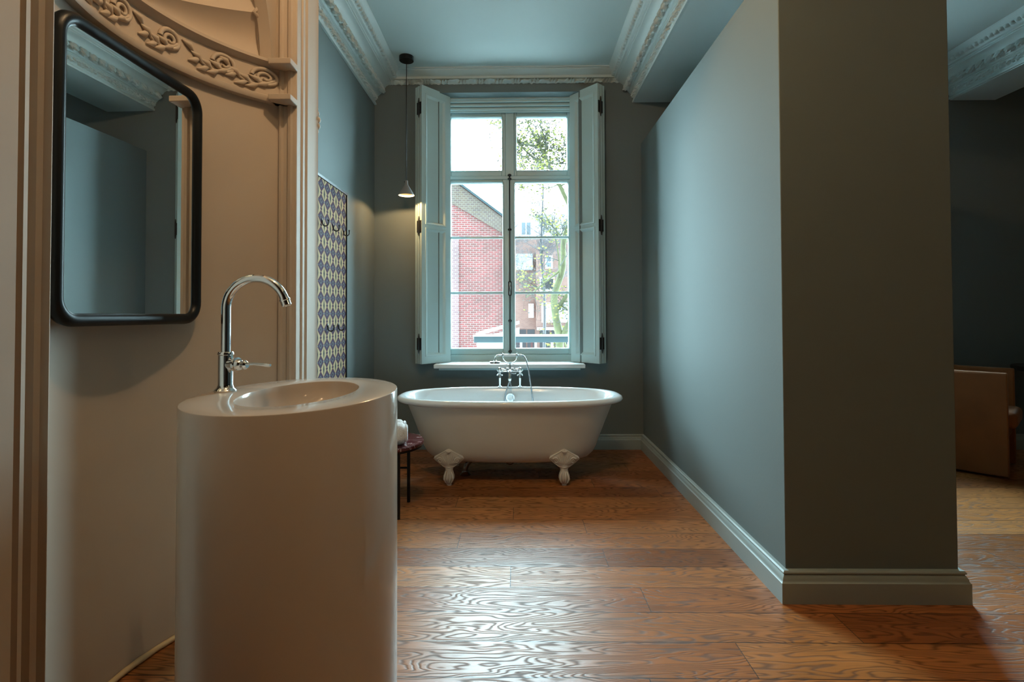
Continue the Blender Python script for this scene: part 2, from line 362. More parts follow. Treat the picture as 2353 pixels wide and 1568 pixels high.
# ------------------------------------------------------------------ cornices
def cornice(name, x, sgn, y0, y1, z0=3.078, mat=M['trim']):
    P = [(0.0, 0.0), (0.016, 0.0), (0.018, 0.010), (0.014, 0.022), (0.006, 0.026),
         (0.008, 0.032), (0.020, 0.060), (0.030, 0.078),          # leaf band A 5..7
         (0.036, 0.079), (0.036, 0.084), (0.042, 0.086), (0.042, 0.091), (0.050, 0.094), (0.052, 0.100),
         (0.060, 0.104), (0.078, 0.128), (0.092, 0.150),          # leaf band B 14..16
         (0.096, 0.155), (0.105, 0.168), (0.130, 0.183), (0.150, 0.188),
         (0.152, 0.196), (0.160, 0.198), (0.162, 0.206), (0.178, 0.212), (0.180, 0.222), (0.186, 0.226),
         (0.196, 0.238), (0.208, 0.250), (0.214, 0.256), (0.216, 0.262), (0.236, 0.272), (0.242, 0.286)]
    sub = []
    for i in range(len(P)-1):
        k = 5 if i in (5, 6, 14, 15) else (2 if i in (26, 27) else 1)
        band = 'A' if i in (5, 6) else ('B' if i in (14, 15) else ('C' if i in (26, 27) else None))
        for q in range(k):
            tt = q/k; sub.append((P[i][0]*(1-tt)+P[i+1][0]*tt, P[i][1]*(1-tt)+P[i+1][1]*tt, band, (q/k + (0 if i in (5, 14, 26) else 1))/2))
    sub.append((*P[-1], None, 0))
    n = int((y1-y0)/0.008); rs = []
    for j in range(n+1):
        y = y0 + (y1-y0)*j/n; r = []
        for u, v, band, s in sub:
            if band and s > 0:
                if band == 'A':
                    ph = (y/0.075) % 1.0; a = abs(ph-0.5)*2
                    d = 0.024*sin(pi*s)*(0.15+0.85*abs(sin(2*pi*(ph*1.0+s*0.5))))*(0.55+0.45*cos(12*(a+s)))-0.004
                    d += 0.011*noise.noise((y*70, s*4, sgn*3.1+x))
                elif band == 'B':
                    ph = (y/0.088) % 1.0; a = abs(ph-0.5)*2
                    lob = max(0.0, 1-((a/0.72)**2+((s-0.45)/0.55)**2))
                    d = 0.034*sqrt(lob) + 0.011*cos(15*(s-a*0.6))*sin(pi*s) - 0.016*(1 if a > 0.78 else 0)*sin(pi*s)
                    d += 0.016*noise.noise((y*55, s*5, sgn*1.7+x))*sin(pi*s)
                else:
                    ph = (y/0.045) % 1.0; d = (0.017*sqrt(max(0, 1-((ph-0.5)/0.36)**2)) if abs(ph-0.5) < 0.36 else -0.007) * sin(pi*s)
                du, dv = 0.7, -0.7; u2, v2 = u+du*d, v+dv*d
            else: u2, v2 = u, v
            r.append((x+sgn*u2, y, z0+v2))
        r.append((x, y, ZC)); rs.append(r)
    return struct(name, G().rings(rs, closed=True), mat, smooth=50)
M['corn'] = plain('cornice_paint', (0.52, 0.61, 0.61), 0.5)
cornice('trim_1', XL, 1, 1.9, YB, 3.074, M['corn'])
cornice('trim_2', 1.044, -1, 0.3, YB, 3.074, M['corn'])
cornice('trim_3', 3.829, -1, 1.5, YB, 3.074, M['corn'])
# plain cornice on window wall with a ribbon of leaves below
def backcorn(name, x0, x1):
    prof = [(0.0, 0.0), (0.030, 0.0), (0.034, 0.008), (0.036, 0.020), (0.050, 0.026), (0.078, 0.040), (0.098, 0.050), (0.100, 0.056), (0.118, 0.058), (0.120, 0.066), (0.0, 0.066)]
    g = G().rings([[(x, YB-u, ZC-0.066+v) for u, v in prof] for x in (x0, x1)])
    t = struct(name, g, M['corn'], smooth=30)
    n = int((x1-x0)/0.007); rs = []
    for j in range(n+1):
        x = x0+(x1-x0)*j/n; r = []
        for q in range(11):
            s = q/10; a = abs(((x/0.16) % 1)-0.5)*2
            bulge = 0.046*sin(pi*s)+0.006
            d = bulge*(0.70+0.45*cos(2*pi*(x/0.055+s*0.8+0.6*sin(2*pi*x/0.16)))) + 0.020*noise.noise((x*38, s*3, 0))*sin(pi*s)
            z = ZC-0.066-0.040*s + (0.008*noise.noise((x*42, 5, 1)) if q == 10 else 0)
            r.append((x, YB-max(0.002, d), z))
        r.append((x, YB, ZC-0.10)); r.append((x, YB, ZC-0.066)); rs.append(r)
    obj('leaf_ribbon', G().rings(rs), M['corn'], t, smooth=60)
backcorn('trim_4', XL+0.02, 1.03)
backcorn('trim_5', 1.9, 3.82)

# ------------------------------------------------------------------ window (built once, copied to the second bay)
def window(cx):
    root = bpy.data.objects.new('window_1', None); C.objects.link(root); root['kind'] = 'structure'
    root.location = (cx, 0, 0)
    m = M['shutter']
    g = G()   # lining and fixed frame
    g.box(-0.625, -0.575, 4.86, 5.09, SILL, HEAD); g.box(0.575, 0.625, 4.86, 5.09, SILL, HEAD)
    g.box(-0.575, 0.575, 4.98, 5.09, 3.105, HEAD)
    g.box(-0.575, 0.575, 4.975, 5.07, SILL, 0.815)
    g.box(-0.575, 0.575, 4.985, 5.07, 2.455, 2.487)   # transom
    g.box(-0.035, 0.045, 4.985, 5.07, 2.487, 3.105)   # upper mullion
    obj('window_frame', g, m, root, bevel=0.004)
    g = G()
    for y, z, r in ((4.90, 3.158, 0.012), (4.925, 3.130, 0.014), (4.95, 3.105, 0.016), (4.965, 3.085, 0.010)):
        g.tube([(-0.575, y, z), (0.575, y, z)], r, 12)
    g.box(-0.575, 0.575, 4.87, 4.985, 3.165, HEAD); g.box(-0.575, 0.575, 4.92, 4.985, 3.13, 3.166); g.box(-0.575, 0.575, 4.95, 4.985, 3.085, 3.131)
    obj('head_moulding', g, m, root, smooth=30)
    def sash(x0, x1, z0, z1, px0, px1, pz, name='sash'):
        yf, yb = 4.995, 5.06
        g = G().box(x0, px0, yf, yb, z0, z1).box(px1, x1, yf, yb, z0, z1).box(px0, px1, yf, yb, z0, pz[0][0]).box(px0, px1, yf, yb, pz[-1][1], z1)
        o = obj(name, g, m, root, bevel=0.005)
        gb = G()
        for a, b in zip(pz[:-1], pz[1:]): gb.box(px0, px1, 5.012, 5.045, a[1], b[0])
        if len(pz) > 1: obj('glazing_bar', gb, m, o, bevel=0.004)
        # thin moulding round the panes
        gm = G(); a, b, c, d = px0, px1, pz[0][0], pz[-1][1]; e = 0.009
        for P in ([(a-e, c), (a-e, d)], [(b+e, c), (b+e, d)], [(a-e, c-e), (b+e, c-e)], [(a-e, d+e), (b+e, d+e)]):
            gm.tube([(P[0][0], yf, P[0][1]), (P[1][0], yf, P[1][1])], 0.007, 8)
        obj('sash_bead', gm, m, o, smooth=40)
        for c, d in pz: obj('pane', G().box(px0, px1, 5.027, 5.031, c, d), M['glass'], o, smooth=0)
        return o
    pl, pr = -0.548+0.0, 0.552
    sash(-0.575, -0.035, 2.487, 3.105, -0.545, -0.072, [(2.543, 3.043)])
    sash(0.045, 0.575, 2.487, 3.105, 0.071, 0.541, [(2.543, 3.043)])
    rows = [(0.874, 1.381), (1.402, 1.902), (1.923, 2.425)]
    sash(-0.575, 0.002, 0.815, 2.455, -0.55, -0.066, rows)
    sash(0.003, 0.575, 0.815, 2.455, 0.053, 0.548, rows)
    obj('meeting_stile', G().box(-0.022, 0.026, 4.985, 4.997, 0.83, 2.45), m, root, bevel=0.004)
    g = G().tube([(0.002, 4.976, 0.80), (0.002, 4.976, 2.49)], 0.0065, 8)
    for z in (0.845, 1.13, 1.98, 2.49, 2.455): g.sphere((0.002, 4.974, z), 0.016, 12, 8, (1.15, 0.7, 0.8))
    g.rings([[(0.002+x, y, z) for x, z in [(0.016*cos(a), 1.43+(0.055 if sin(a) > 0 else -0.055)+0.016*sin(a)) for a in [2*pi*k/24 for k in range(24)]]] for y in (4.963, 4.984)])
    r = obj('espagnolette_bolt', g, M['iron'], root, smooth=40)
    obj('bolt_handle', G().tube([(0.002, 4.965, 1.37), (0.002, 4.948, 1.38), (0.002, 4.946, 1.43), (0.002, 4.948, 1.48), (0.002, 4.965, 1.49)], 0.006, 8), M['darkchrome'], r, smooth=50)
    # sill
    obj('window_sill', G().box(-0.655, 0.655, 4.62, 4.98, 0.722, 0.757), M['sillw'], root, bevel=0.006)
    obj('sill_apron', G().box(-0.62, 0.62, 4.70, YB, 0.700, 0.722), M['shutter'], root)
    return root
win = window(WINX[0])
def copy_tree(o, parent=None):
    c = o.copy(); C.objects.link(c)
    if parent is not None: c.parent = parent
    for ch in list(o.children): copy_tree(ch, c)
    return c
w2 = copy_tree(win); w2.name = 'window_2'; w2.location.x = WINX[1]

# shutters
def shutter(side):
    # side -1 = left of the window
    cx = -0.066
    H = Vector((cx + side*0.545, 4.85, 0)); O = Vector((cx + side*0.762, 4.60, 0))
    d = (O-H).normalized(); Lw = (O-H).length
    n = Vector((-side*abs(d.y), -abs(d.x), 0))          # front normal, to the room
    z0, z1 = 0.762, 3.190
    f = lambda u, v, z: tuple(H + d*u + n*v + Vector((0, 0, z)))
    t = thing('window_shutter', 'folding panelled blue-grey shutter on the left side of the window, beside the pendant lamp' if side < 0 else
              'folding panelled blue-grey shutter on the right side of the window, next to the partition wall', 'shutter', 'folding window shutters')
    for k in range(3):
        v1 = -k*0.037; v0 = v1-0.025; u1 = Lw if k == 0 else Lw-0.004*k
        g = G(); a, b = 0.062, u1-0.048
        g.fbox(f, 0, a, v0, v1, z0, z1).fbox(f, b, u1, v0, v1, z0, z1)
        for q0, q1 in ((z0, 0.832), (1.940, 1.985), (3.118, z1)): g.fbox(f, a, b, v0, v1, q0, q1)
        leaf = obj('leaf', g, M['shutter'], t, smooth=30)
        for q0, q1 in ((0.832, 1.940), (1.985, 3.118)):
            g = G().fbox(f, a, b, v0+0.006, v1-0.011, q0, q1)
            # sloped moulding ring
            i1, i2 = 0.0, 0.022
            def ring(ins, v): return [f(a+ins, v, q0+ins), f(b-ins, v, q0+ins), f(b-ins, v, q1-ins), f(a+ins, v, q1-ins)]
            g.rings([ring(-0.008, v1-0.001), ring(-0.006, v1+0.006), ring(0.004, v1+0.004), ring(0.016, v1-0.006), ring(0.024, v1-0.012)], cap0=False, cap1=False)
            obj('panel', g, M['shutter'], leaf, smooth=20)
    for zc in (2.99, 1.955, 0.935):
        g = G().fbox(f, Lw-0.02, Lw+0.004, -0.040, -0.026, zc-0.055, zc+0.055)
        g.fbox(f, Lw-0.004, Lw+0.005, -0.062, -0.004, zc-0.052, zc+0.052)
        g.tube([f(Lw+0.006, -0.033, zc-0.085), f(Lw+0.006, -0.033, zc-0.06), f(Lw+0.006, -0.033, zc+0.06), f(Lw+0.006, -0.033, zc+0.09)], [0.003, 0.007, 0.007, 0.003], 8)
        obj('hinge', g, M['iron'], t, bevel=0.002)
shutter(-1); shutter(1)

# ------------------------------------------------------------------ plaster niche (left foreground)
NC = 1.678; XO = -0.95; XBK = -1.315; HW = 0.598; XE = -1.03
R_N = ((HW**2)+(XE-XBK)**2)/(2*(XE-XBK)); NX = XBK+R_N
def arc(y, off=0.0):
    return NX - sqrt(max(1e-6, (R_N-off)**2-(y-NC)**2))
ya = [NC-HW+2*HW*k/40 for k in range(41)]
g = G()
g.rings([[(arc(y), y, z) for y in ya] + [(-1.34, NC+HW, z), (-1.34, NC-HW, z)] for z in (0.0, 2.20)])
struct('wall_niche', g, M['pink'], smooth=30)
# outer masonry: far pier and near pier + spandrel over the niche
fy0, fy1 = NC+HW, 2.516
prof_far = [(XE, fy0), (-1.028, fy0-0.001), (-1.020, fy0-0.012), (-1.012, fy0-0.012), (-1.005, fy0-0.002), (-0.990, fy0-0.001), (-0.984, fy0-0.010), (-0.972, fy0-0.012), (-0.966, fy0-0.002), (XO-0.004, fy0), (XO, fy0+0.004),
            (XO, fy0+0.040), (XO-0.010, fy0+0.046), (XO-0.010, fy0+0.074), (XO-0.004, fy0+0.080), (XO-0.004, fy0+0.100), (XO-0.012, fy0+0.106), (XO-0.010, fy0+0.118), (XO-0.002, fy0+0.126), (XO, fy0+0.200),
            (XO+0.003, fy0+0.222), (XO+0.006, fy0+0.232), (XO, fy1-0.002), (XO-0.01, fy1), (XL-0.06, fy1), (XL-0.06, fy0)]
g = G().rings([[(x, y, z) for x, y in prof_far] for z in (0.0, ZC)])
struct('wall_left_pier', g, M['pink'], smooth=30)
ny1 = NC-HW
prof_near = [(XO-0.02, ny1), (XO-0.004, ny1-0.002), (XO, ny1-0.008), (XO-0.016, ny1-0.012), (XO-0.018, ny1-0.022), (XO-0.004, ny1-0.026), (XO+0.004, ny1-0.032), (XO-0.002, ny1-0.040),
             (XO-0.018, ny1-0.046), (XO-0.018, ny1-0.056), (XO-0.002, ny1-0.060), (XO+0.004, ny1-0.064), (XO+0.006, ny1-0.075), (XO-0.004, ny1-0.080), (XO+0.004, ny1-0.086), (XO+0.004, ny1-0.50), (XO+0.004, YF), (XL-0.3, YF), (XL-0.3, ny1), (XE, ny1)]
g = G().rings([[(x, y, z) for x, y in prof_near] for z in (0.0, ZC)])
struct('wall_left_front', g, M['pink'], smooth=30)
struct('wall_left_overhead', G().box(XL-0.06, XE-0.0, NC-HW, NC+HW, 2.86, ZC), M['pink'])
struct('wall_left_core', G().box(XL-0.3, -1.335, NC-HW, 2.52, 0, ZC), M['pink'])

# entablature band following the niche: lower ledge, frieze, upper ledge
def band(name, prof, yy=ya, mat=M['pink'], parent=None):
    g = G().rings([[(arc(y, u), y, z) for u, z in prof] for y in yy])
    return obj(name, g, mat, parent, smooth=30, kind=None if parent else 'structure')
tr = band('trim_6', [(-0.02, 2.085), (0.030, 2.085), (0.034, 2.092), (0.034, 2.108), (0.022, 2.112), (0.012, 2.118), (0.012, 2.235), (0.022, 2.240), (0.028, 2.246), (0.040, 2.250), (0.040, 2.262), (-0.02, 2.268)])
# shelf return on the reveal of the far pier
g = G()
for z0, z1, e in ((2.085, 2.110, 0.012), (2.236, 2.262, 0.018)):
    g.box(XE-0.01, XO+0.004, fy0-0.075+0.0, fy0+0.002, z0, z1)
obj('shelf_return', g, M['pink'], tr, bevel=0.003)
# scrollwork
def spiral_pts(yc, zc, r, turns, ph, sg, off=0.018):
    out = []
    n = int(22*turns)
    for k in range(n+1):
        a = ph + sg*2*pi*turns*k/n; rr = r*(0.16+0.84*(1-k/n))
        y, z = yc+rr*cos(a), zc+rr*sin(a); y = min(max(y, NC-HW+0.004), NC+HW-0.004)
        out.append((arc(y, off), y, z))
    return out
g = G()
cents = [2.225, 2.10, 1.91, 1.72, 1.50, 1.30, 1.13]
for i, yc in enumerate(cents):
    up = 1 if i % 2 == 0 else 1
    g.tube(spiral_pts(yc, 2.186, 0.040, 1.9, pi*1.0 if i < 4 else 0, -1 if i < 4 else 1), [0.0085*(1-0.4*k/41) for k in range(42)], 8)
    sg = -1 if i < 4 else 1
    # stalk towards the next scroll with leaves
    st = []
    for k in range(15):
        s = k/14; y = yc + sg*(-0.034+0) + sg*(0.15*s) ; z = 2.188 - 0.045*sin(pi*s)*1.0 + 0.01*s
        y = min(max(y, NC-HW+0.004), NC+HW-0.004); st.append((arc(y, 0.016), y, z))
    g.tube(st, [0.008-0.0003*k for k in range(15)], 8)
    for k in (2, 4, 5, 7, 8, 10, 11, 13):
        p = Vector(st[k]); dz = 0.026 if k % 3 == 1 else -0.020
        q = (arc(p.y+sg*0.018, 0.022), p.y+sg*0.018, p.z+dz*0.6); r = (arc(p.y+sg*0.040, 0.016), p.y+sg*0.040, p.z+dz)
        g.tube([p, q, r], [0.004, 0.011, 0.002], 8)
obj('scrollwork', g, M['pink'], tr, smooth=60)

# scallop-shell half dome over the band
def shell():
    g = G(); NL = 9; NA = NL*16; NR = 26; zc = 2.262
    rs = []
    for i in range(NR+1):
        s = i/NR; ring = []
        for k in range(NA+1):
            ph = pi*k/NA; fl = abs(sin(ph*NL/1.0)) if False else abs(sin(NL*ph))
            rmax = 0.548 + 0.030*fl**0.5
            rr = 0.03+(rmax-0.03)*s
            y = NC + rr*cos(ph); z = zc + rr*sin(ph)
            dome = (XBK+0.0) + (XE-XBK+0.03)*(1-sqrt(max(0.0, 1-min(1, (rr/0.60))**2.2)))
            y2 = min(max(y, NC-HW+0.002), NC+HW-0.002)
            base = arc(y2)+0.012 if False else dome
            x = base - 0.050*s*fl + 0.034*s
            ring.append((x, y, z))
        rs.append(ring)
    g.rings(rs, closed=False, cap0=False, cap1=False)
    # rolled rim
    rim = [(p[0]+0.004, p[1], p[2]) for p in rs[-1]]
    g.tube(rim, 0.009, 8)
    return struct('trim_7', g, M['pink'], smooth=50)
sh = shell()
# flat panel behind the rim with an arched opening
g = G(); out = []; inn = []
for k in range(49):
    ph = pi*k/48; inn.append((NC+0.556*cos(ph), 2.262+0.556*sin(ph)))
    c, s = cos(ph), sin(ph); q = HW/max(abs(c), 1e-6); 
    q = min(q, (ZC-2.262)/max(s, 1e-6)); out.append((NC+q*c, 2.262+q*s))
for x0, x1 in ((XE-0.012, XE-0.06),):
    g.rings([[(x0, y, z) for y, z in out], [(x0, y, z) for y, z in inn], [(x1, y, z) for y, z in inn], [(x1, y, z) for y, z in out]], closed=False, cap0=False, cap1=False)
struct('wall_left_spandrel', g, M['pink'], smooth=30)
# small plaster ornament on the far edge of the pier
g = G()
for k, (z, r) in enumerate(((2.17, 0.014), (2.145, 0.020), (2.115, 0.026), (2.085, 0.024), (2.06, 0.016))):
    g.sphere((XO-0.012, fy1+0.004, z), r, 14, 8, (1.0, 0.9, 0.8))
obj('edge_ornament', g, M['pink'], tr, smooth=60)
# chipped caulk line where niche meets floor plinth
def niche_floor():
    pts = []
    for y in ya[1:-1]:
        pts.append((arc(y)+0.012, y, 0.012+0.003*noise.noise((y*40, 0, 0))))
    g = G().tube(pts, [0.010+0.003*noise.noise((y*60, 3, 0)) for y in ya[1:-1]], 8)
    struct('trim_8', g, M['chip'], smooth=60)
niche_floor()

# ------------------------------------------------------------------ wall mirror
def rrect(y0, y1, z0, z1, r, n=10):
    out = []
    for cyy, cz, a0 in ((y1-r, z1-r, 0), (y0+r, z1-r, pi/2), (y0+r, z0+r, pi), (y1-r, z0+r, 1.5*pi)):
        for k in range(n+1):
            a = a0+pi/2*k/n; out.append((cyy+r*cos(a), cz+r*sin(a)))
    return out
t = thing('wall_mirror', 'tall mirror with rounded corners in a thick black frame on the cream niche wall', 'mirror', loc=(-1.212, 1.694, 1.583), rz=radians(-1.15))
my0, my1, mz0, mz1 = -0.317, 0.319, -0.430, 0.440
g = G(); rs = []
for k in range(12):
    a = 2*pi*k/12; ins = 0.019-0.019*cos(a); x = 0.024*sin(a)*0.95-0.010
    P = rrect(my0+ins, my1-ins, mz0+ins, mz1-ins, 0.075-ins*0.8); rs.append([(x, y, z) for y, z in P])
rs.append(rs[0]); g.rings(rs, cap0=False, cap1=False)
obj('frame', g, M['black'], t, smooth=50)
P = rrect(my0+0.03, my1-0.03, mz0+0.03, mz1-0.03, 0.05)
obj('mirror_glass', G().rings([[(-0.012, y, z) for y, z in P], [(-0.004, y, z) for y, z in P]]), M['mirror'], t, smooth=20)
P = rrect(my0+0.02, my1-0.02, mz0+0.02, mz1-0.02, 0.05)
obj('backing', G().rings([[(-0.040, y, z) for y, z in P], [(-0.014, y, z) for y, z in P]]), M['black'], t, smooth=20)

# ------------------------------------------------------------------ basin
BX, BY, BZ = -0.668, 1.634, 0.947
t = thing('pedestal_basin', 'tall oval white solid-surface pedestal basin with a sunken oval bowl', 'basin', loc=(BX, BY, 0))
def ell(a, b, z, n=96, cx=0, cy_=0): return [(cx+a*cos(2*pi*k/n), cy_+b*sin(2*pi*k/n), z) for k in range(n)]
A, B = 0.286, 0.390; bx, by = 0.004, 0.006
R = [ell(A-0.002, B-0.002, 0.0), ell(A, B, 0.002), ell(A, B, BZ-0.003), ell(A-0.0015, B-0.0015, BZ-0.0008), ell(A-0.004, B-0.004, BZ)]
R += [ell(0.159, 0.272, BZ, cx=bx, cy_=by), ell(0.1565, 0.2695, BZ-0.001, cx=bx, cy_=by), ell(0.155, 0.268, BZ-0.004, cx=bx, cy_=by)]
for q in range(1, 13):
    s = q/12; k = cos(s*pi/2)**0.55 if q < 12 else 0.10
    R.append(ell(0.155*k if q < 12 else 0.02, 0.268*k if q < 12 else 0.02, BZ-0.004-0.115*sin(s*pi/2), cx=bx, cy_=by))
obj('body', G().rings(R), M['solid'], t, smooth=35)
obj('drain', G().lathe([(0.0, 0.0), (0.024, 0.0), (0.026, 0.002), (0.022, 0.004), (0.001, 0.005)], 24, (bx, by, BZ-0.1205)), M['chrome'], t)

# basin tap
FX, FY = -0.912, 1.660
t = thing('basin_tap', 'tall chrome swan-neck tap with a side lever on the oval basin', 'tap', loc=(FX, FY, BZ))
obj('base', G().lathe([(0.0, 0.0), (0.032, 0.0), (0.033, 0.003), (0.030, 0.007), (0.025, 0.011), (0.0225, 0.018), (0.0215, 0.021), (0.0215, 0.112), (0.0235, 0.114), (0.0235, 0.119), (0.021, 0.123), (0.0145, 0.124)], 40), M['chrome'], t)
pts = [(0, 0, 0.12), (0, 0, 0.20), (0, 0, 0.258)]; RR = 0.094
for k in range(1, 25):
    a = pi - radians(164)*k/24; pts.append((RR+RR*cos(a), 0, 0.258+RR*sin(a)*1.0))
obj('spout', G().tube(pts, 0.0137, 20), M['chrome'], t, smooth=60)
pe = Vector(pts[-1]); de = (Vector(pts[-1])-Vector(pts[-2])).normalized()
g = G().tube([pe-de*0.004, pe-de*0.003, pe+de*0.002, pe+de*0.004, pe+de*0.018, pe+de*0.020], [0.0137, 0.0165, 0.0165, 0.015, 0.015, 0.012], 20)
obj('aerator', g, M['chrome'], t, smooth=30)
ang = radians(-14); dirv = Vector((cos(ang), sin(ang), 0))
hz = 0.083
def along(s, dz=0): p = dirv*s; return (p.x, p.y, hz+dz)
g = G().tube([along(0.010), along(0.030), along(0.036), along(0.037), along(0.044), along(0.045), along(0.056), along(0.060), along(0.070), along(0.074), along(0.080)],
             [0.017, 0.018, 0.020, 0.023, 0.023, 0.018, 0.016, 0.012, 0.012, 0.014, 0.009], 24)
obj('valve', g, M['chrome'], t, smooth=40)
obj('lever', G().tube([along(0.076, 0.004), along(0.10, 0.004), along(0.14, 0.002), along(0.158, 0.001), along(0.164, 0.001)], [0.0035, 0.0042, 0.005, 0.006, 0.004], 12), M['chrome'], t, smooth=50)

# ------------------------------------------------------------------ pendant lamp
t = thing('pendant_lamp', 'small grey cone pendant lamp on a long black cord left of the window', 'lamp', loc=(-0.929, 4.449, 0))
obj('canopy', G().lathe([(0, ZC), (0.060, ZC), (0.060, ZC-0.034), (0.058, ZC-0.036), (0, ZC-0.036)][::-1], 40, f=lambda x, y, z: (x, y, z)), M['black'], t)
obj('cord', G().tube([(0, 0, ZC-0.03), (0, 0, 2.30)], 0.0028, 8), M['black'], t)
g = G().lathe([(0.012, 2.312), (0.013, 2.308), (0.0135, 2.285), (0.017, 2.272), (0.066, 2.192), (0.067, 2.188), (0.064, 2.188), (0.0155, 2.268), (0.010, 2.272), (0.004, 2.30)], 40)
obj('lamp_shade', g, [M['concrete'], M['shadein']], t, smooth=40)
sh_o = [o for o in t.children if o.name.startswith('lamp_shade')][0]
for p in sh_o.data.polygons:
    c = p.center; rr = sqrt(c.x**2+c.y**2)
    if p.normal.z < -0.1 and rr > 0.012 and c.z < 2.27: p.material_index = 1
obj('bulb', G().sphere((0, 0, 2.222), 0.013, 16, 10), M['bulb'], t, smooth=60)
obj('cord_grip', G().tube([(-0.012, 0, 2.302), (-0.020, 0, 2.302)], 0.004, 8), M['black'], t)
bl = bpy.data.lights.new('pendant_bulb', 'SPOT'); bl.energy = 14.0; bl.color = (1.0, 0.60, 0.27); bl.shadow_soft_size = 0.008; bl.spot_size = radians(172); bl.spot_blend = 0.15
bo = bpy.data.objects.new('pendant_bulb', bl); C.objects.link(bo); bo.location = (-0.929, 4.449, 2.207)

# ------------------------------------------------------------------ patterned board with hooks
t = thing('hook_board', 'tall patterned board in a thin black edge with coat hooks on the left wall', 'coat rack', loc=(XL, 0, 0))
obj('patterned_panel', G().box(0.004, 0.016, 2.95, 3.915, 0.12, 2.070), M['pattern'], t, smooth=0)
g = G()
for a, b, c, d in ((2.935, 2.95, 0.105, 2.086), (3.915, 3.930, 0.105, 2.086), (2.95, 3.915, 0.105, 0.12), (2.95, 3.915, 2.070, 2.086)): g.box(0.0, 0.024, a, b, c, d)
obj('edge_frame', g, M['black'], t)
def hook(y, z):
    g = G().lathe([(0.0, 0), (0.011, 0), (0.011, 0.003), (0.006, 0.006), (0, 0.006)], 14, (0.016, y, z+0.008), axis='X')
    pts = [(0.020, y, z+0.008), (0.021, y, z-0.012)]
    for k in range(13):
        a = pi+pi*k/12; pts.append((0.040+0.019*cos(a), y, z-0.014+0.019*sin(a)*1.0))
    pts.append((0.059, y, z+0.002)); g.tube(pts, 0.0042, 10); g.sphere((0.059, y, z+0.003), 0.0065, 10, 6)
    obj('hook', g, M['iron'], t, smooth=50)
for y in (3.429, 3.638, 3.855): hook(y, 1.795)
for y in (3.537, 3.748): hook(y, 1.112)

# ------------------------------------------------------------------ clawfoot tub
TX, TY = -0.063, 3.985
t = thing('clawfoot_bathtub', 'white roll-top double-ended bathtub on claw feet under the window', 'bathtub', loc=(TX, TY, 0))
def tr_(a, b, z, n=2.55, N_=120): return [(*sell(a, b, 2*pi*k/N_, n), z) for k in range(N_)]
outer = [(0.04, 0.02, 0.137), (0.30, 0.11, 0.139), (0.45, 0.175, 0.142), (0.53, 0.215, 0.148), (0.58, 0.245, 0.165), (0.610, 0.268, 0.195), (0.632, 0.285, 0.235), (0.655, 0.300, 0.30), (0.690, 0.318, 0.39), (0.722, 0.335, 0.47), (0.750, 0.350, 0.543)]
obj('tub_body', G().rings([tr_(*p) for p in outer], cap1=False), M['tubout'], t, smooth=60)
ins = [(0.750, 0.350, 0.543), (0.775, 0.368, 0.553), (0.805, 0.384, 0.557), (0.822, 0.395, 0.566), (0.828, 0.399, 0.580), (0.820, 0.394, 0.593), (0.800, 0.383, 0.600), (0.780, 0.371, 0.601), (0.762, 0.358, 0.595), (0.748, 0.348, 0.58),
       (0.730, 0.335, 0.53), (0.700, 0.315, 0.44), (0.665, 0.295, 0.34), (0.640, 0.278, 0.27), (0.60, 0.25, 0.21), (0.53, 0.205, 0.178), (0.42, 0.16, 0.168), (0.2, 0.08, 0.164), (0.02, 0.01, 0.163)]
obj('rolled_rim_and_basin', G().rings([tr_(*p) for p in ins], cap0=False), M['enamel'], t, smooth=60)
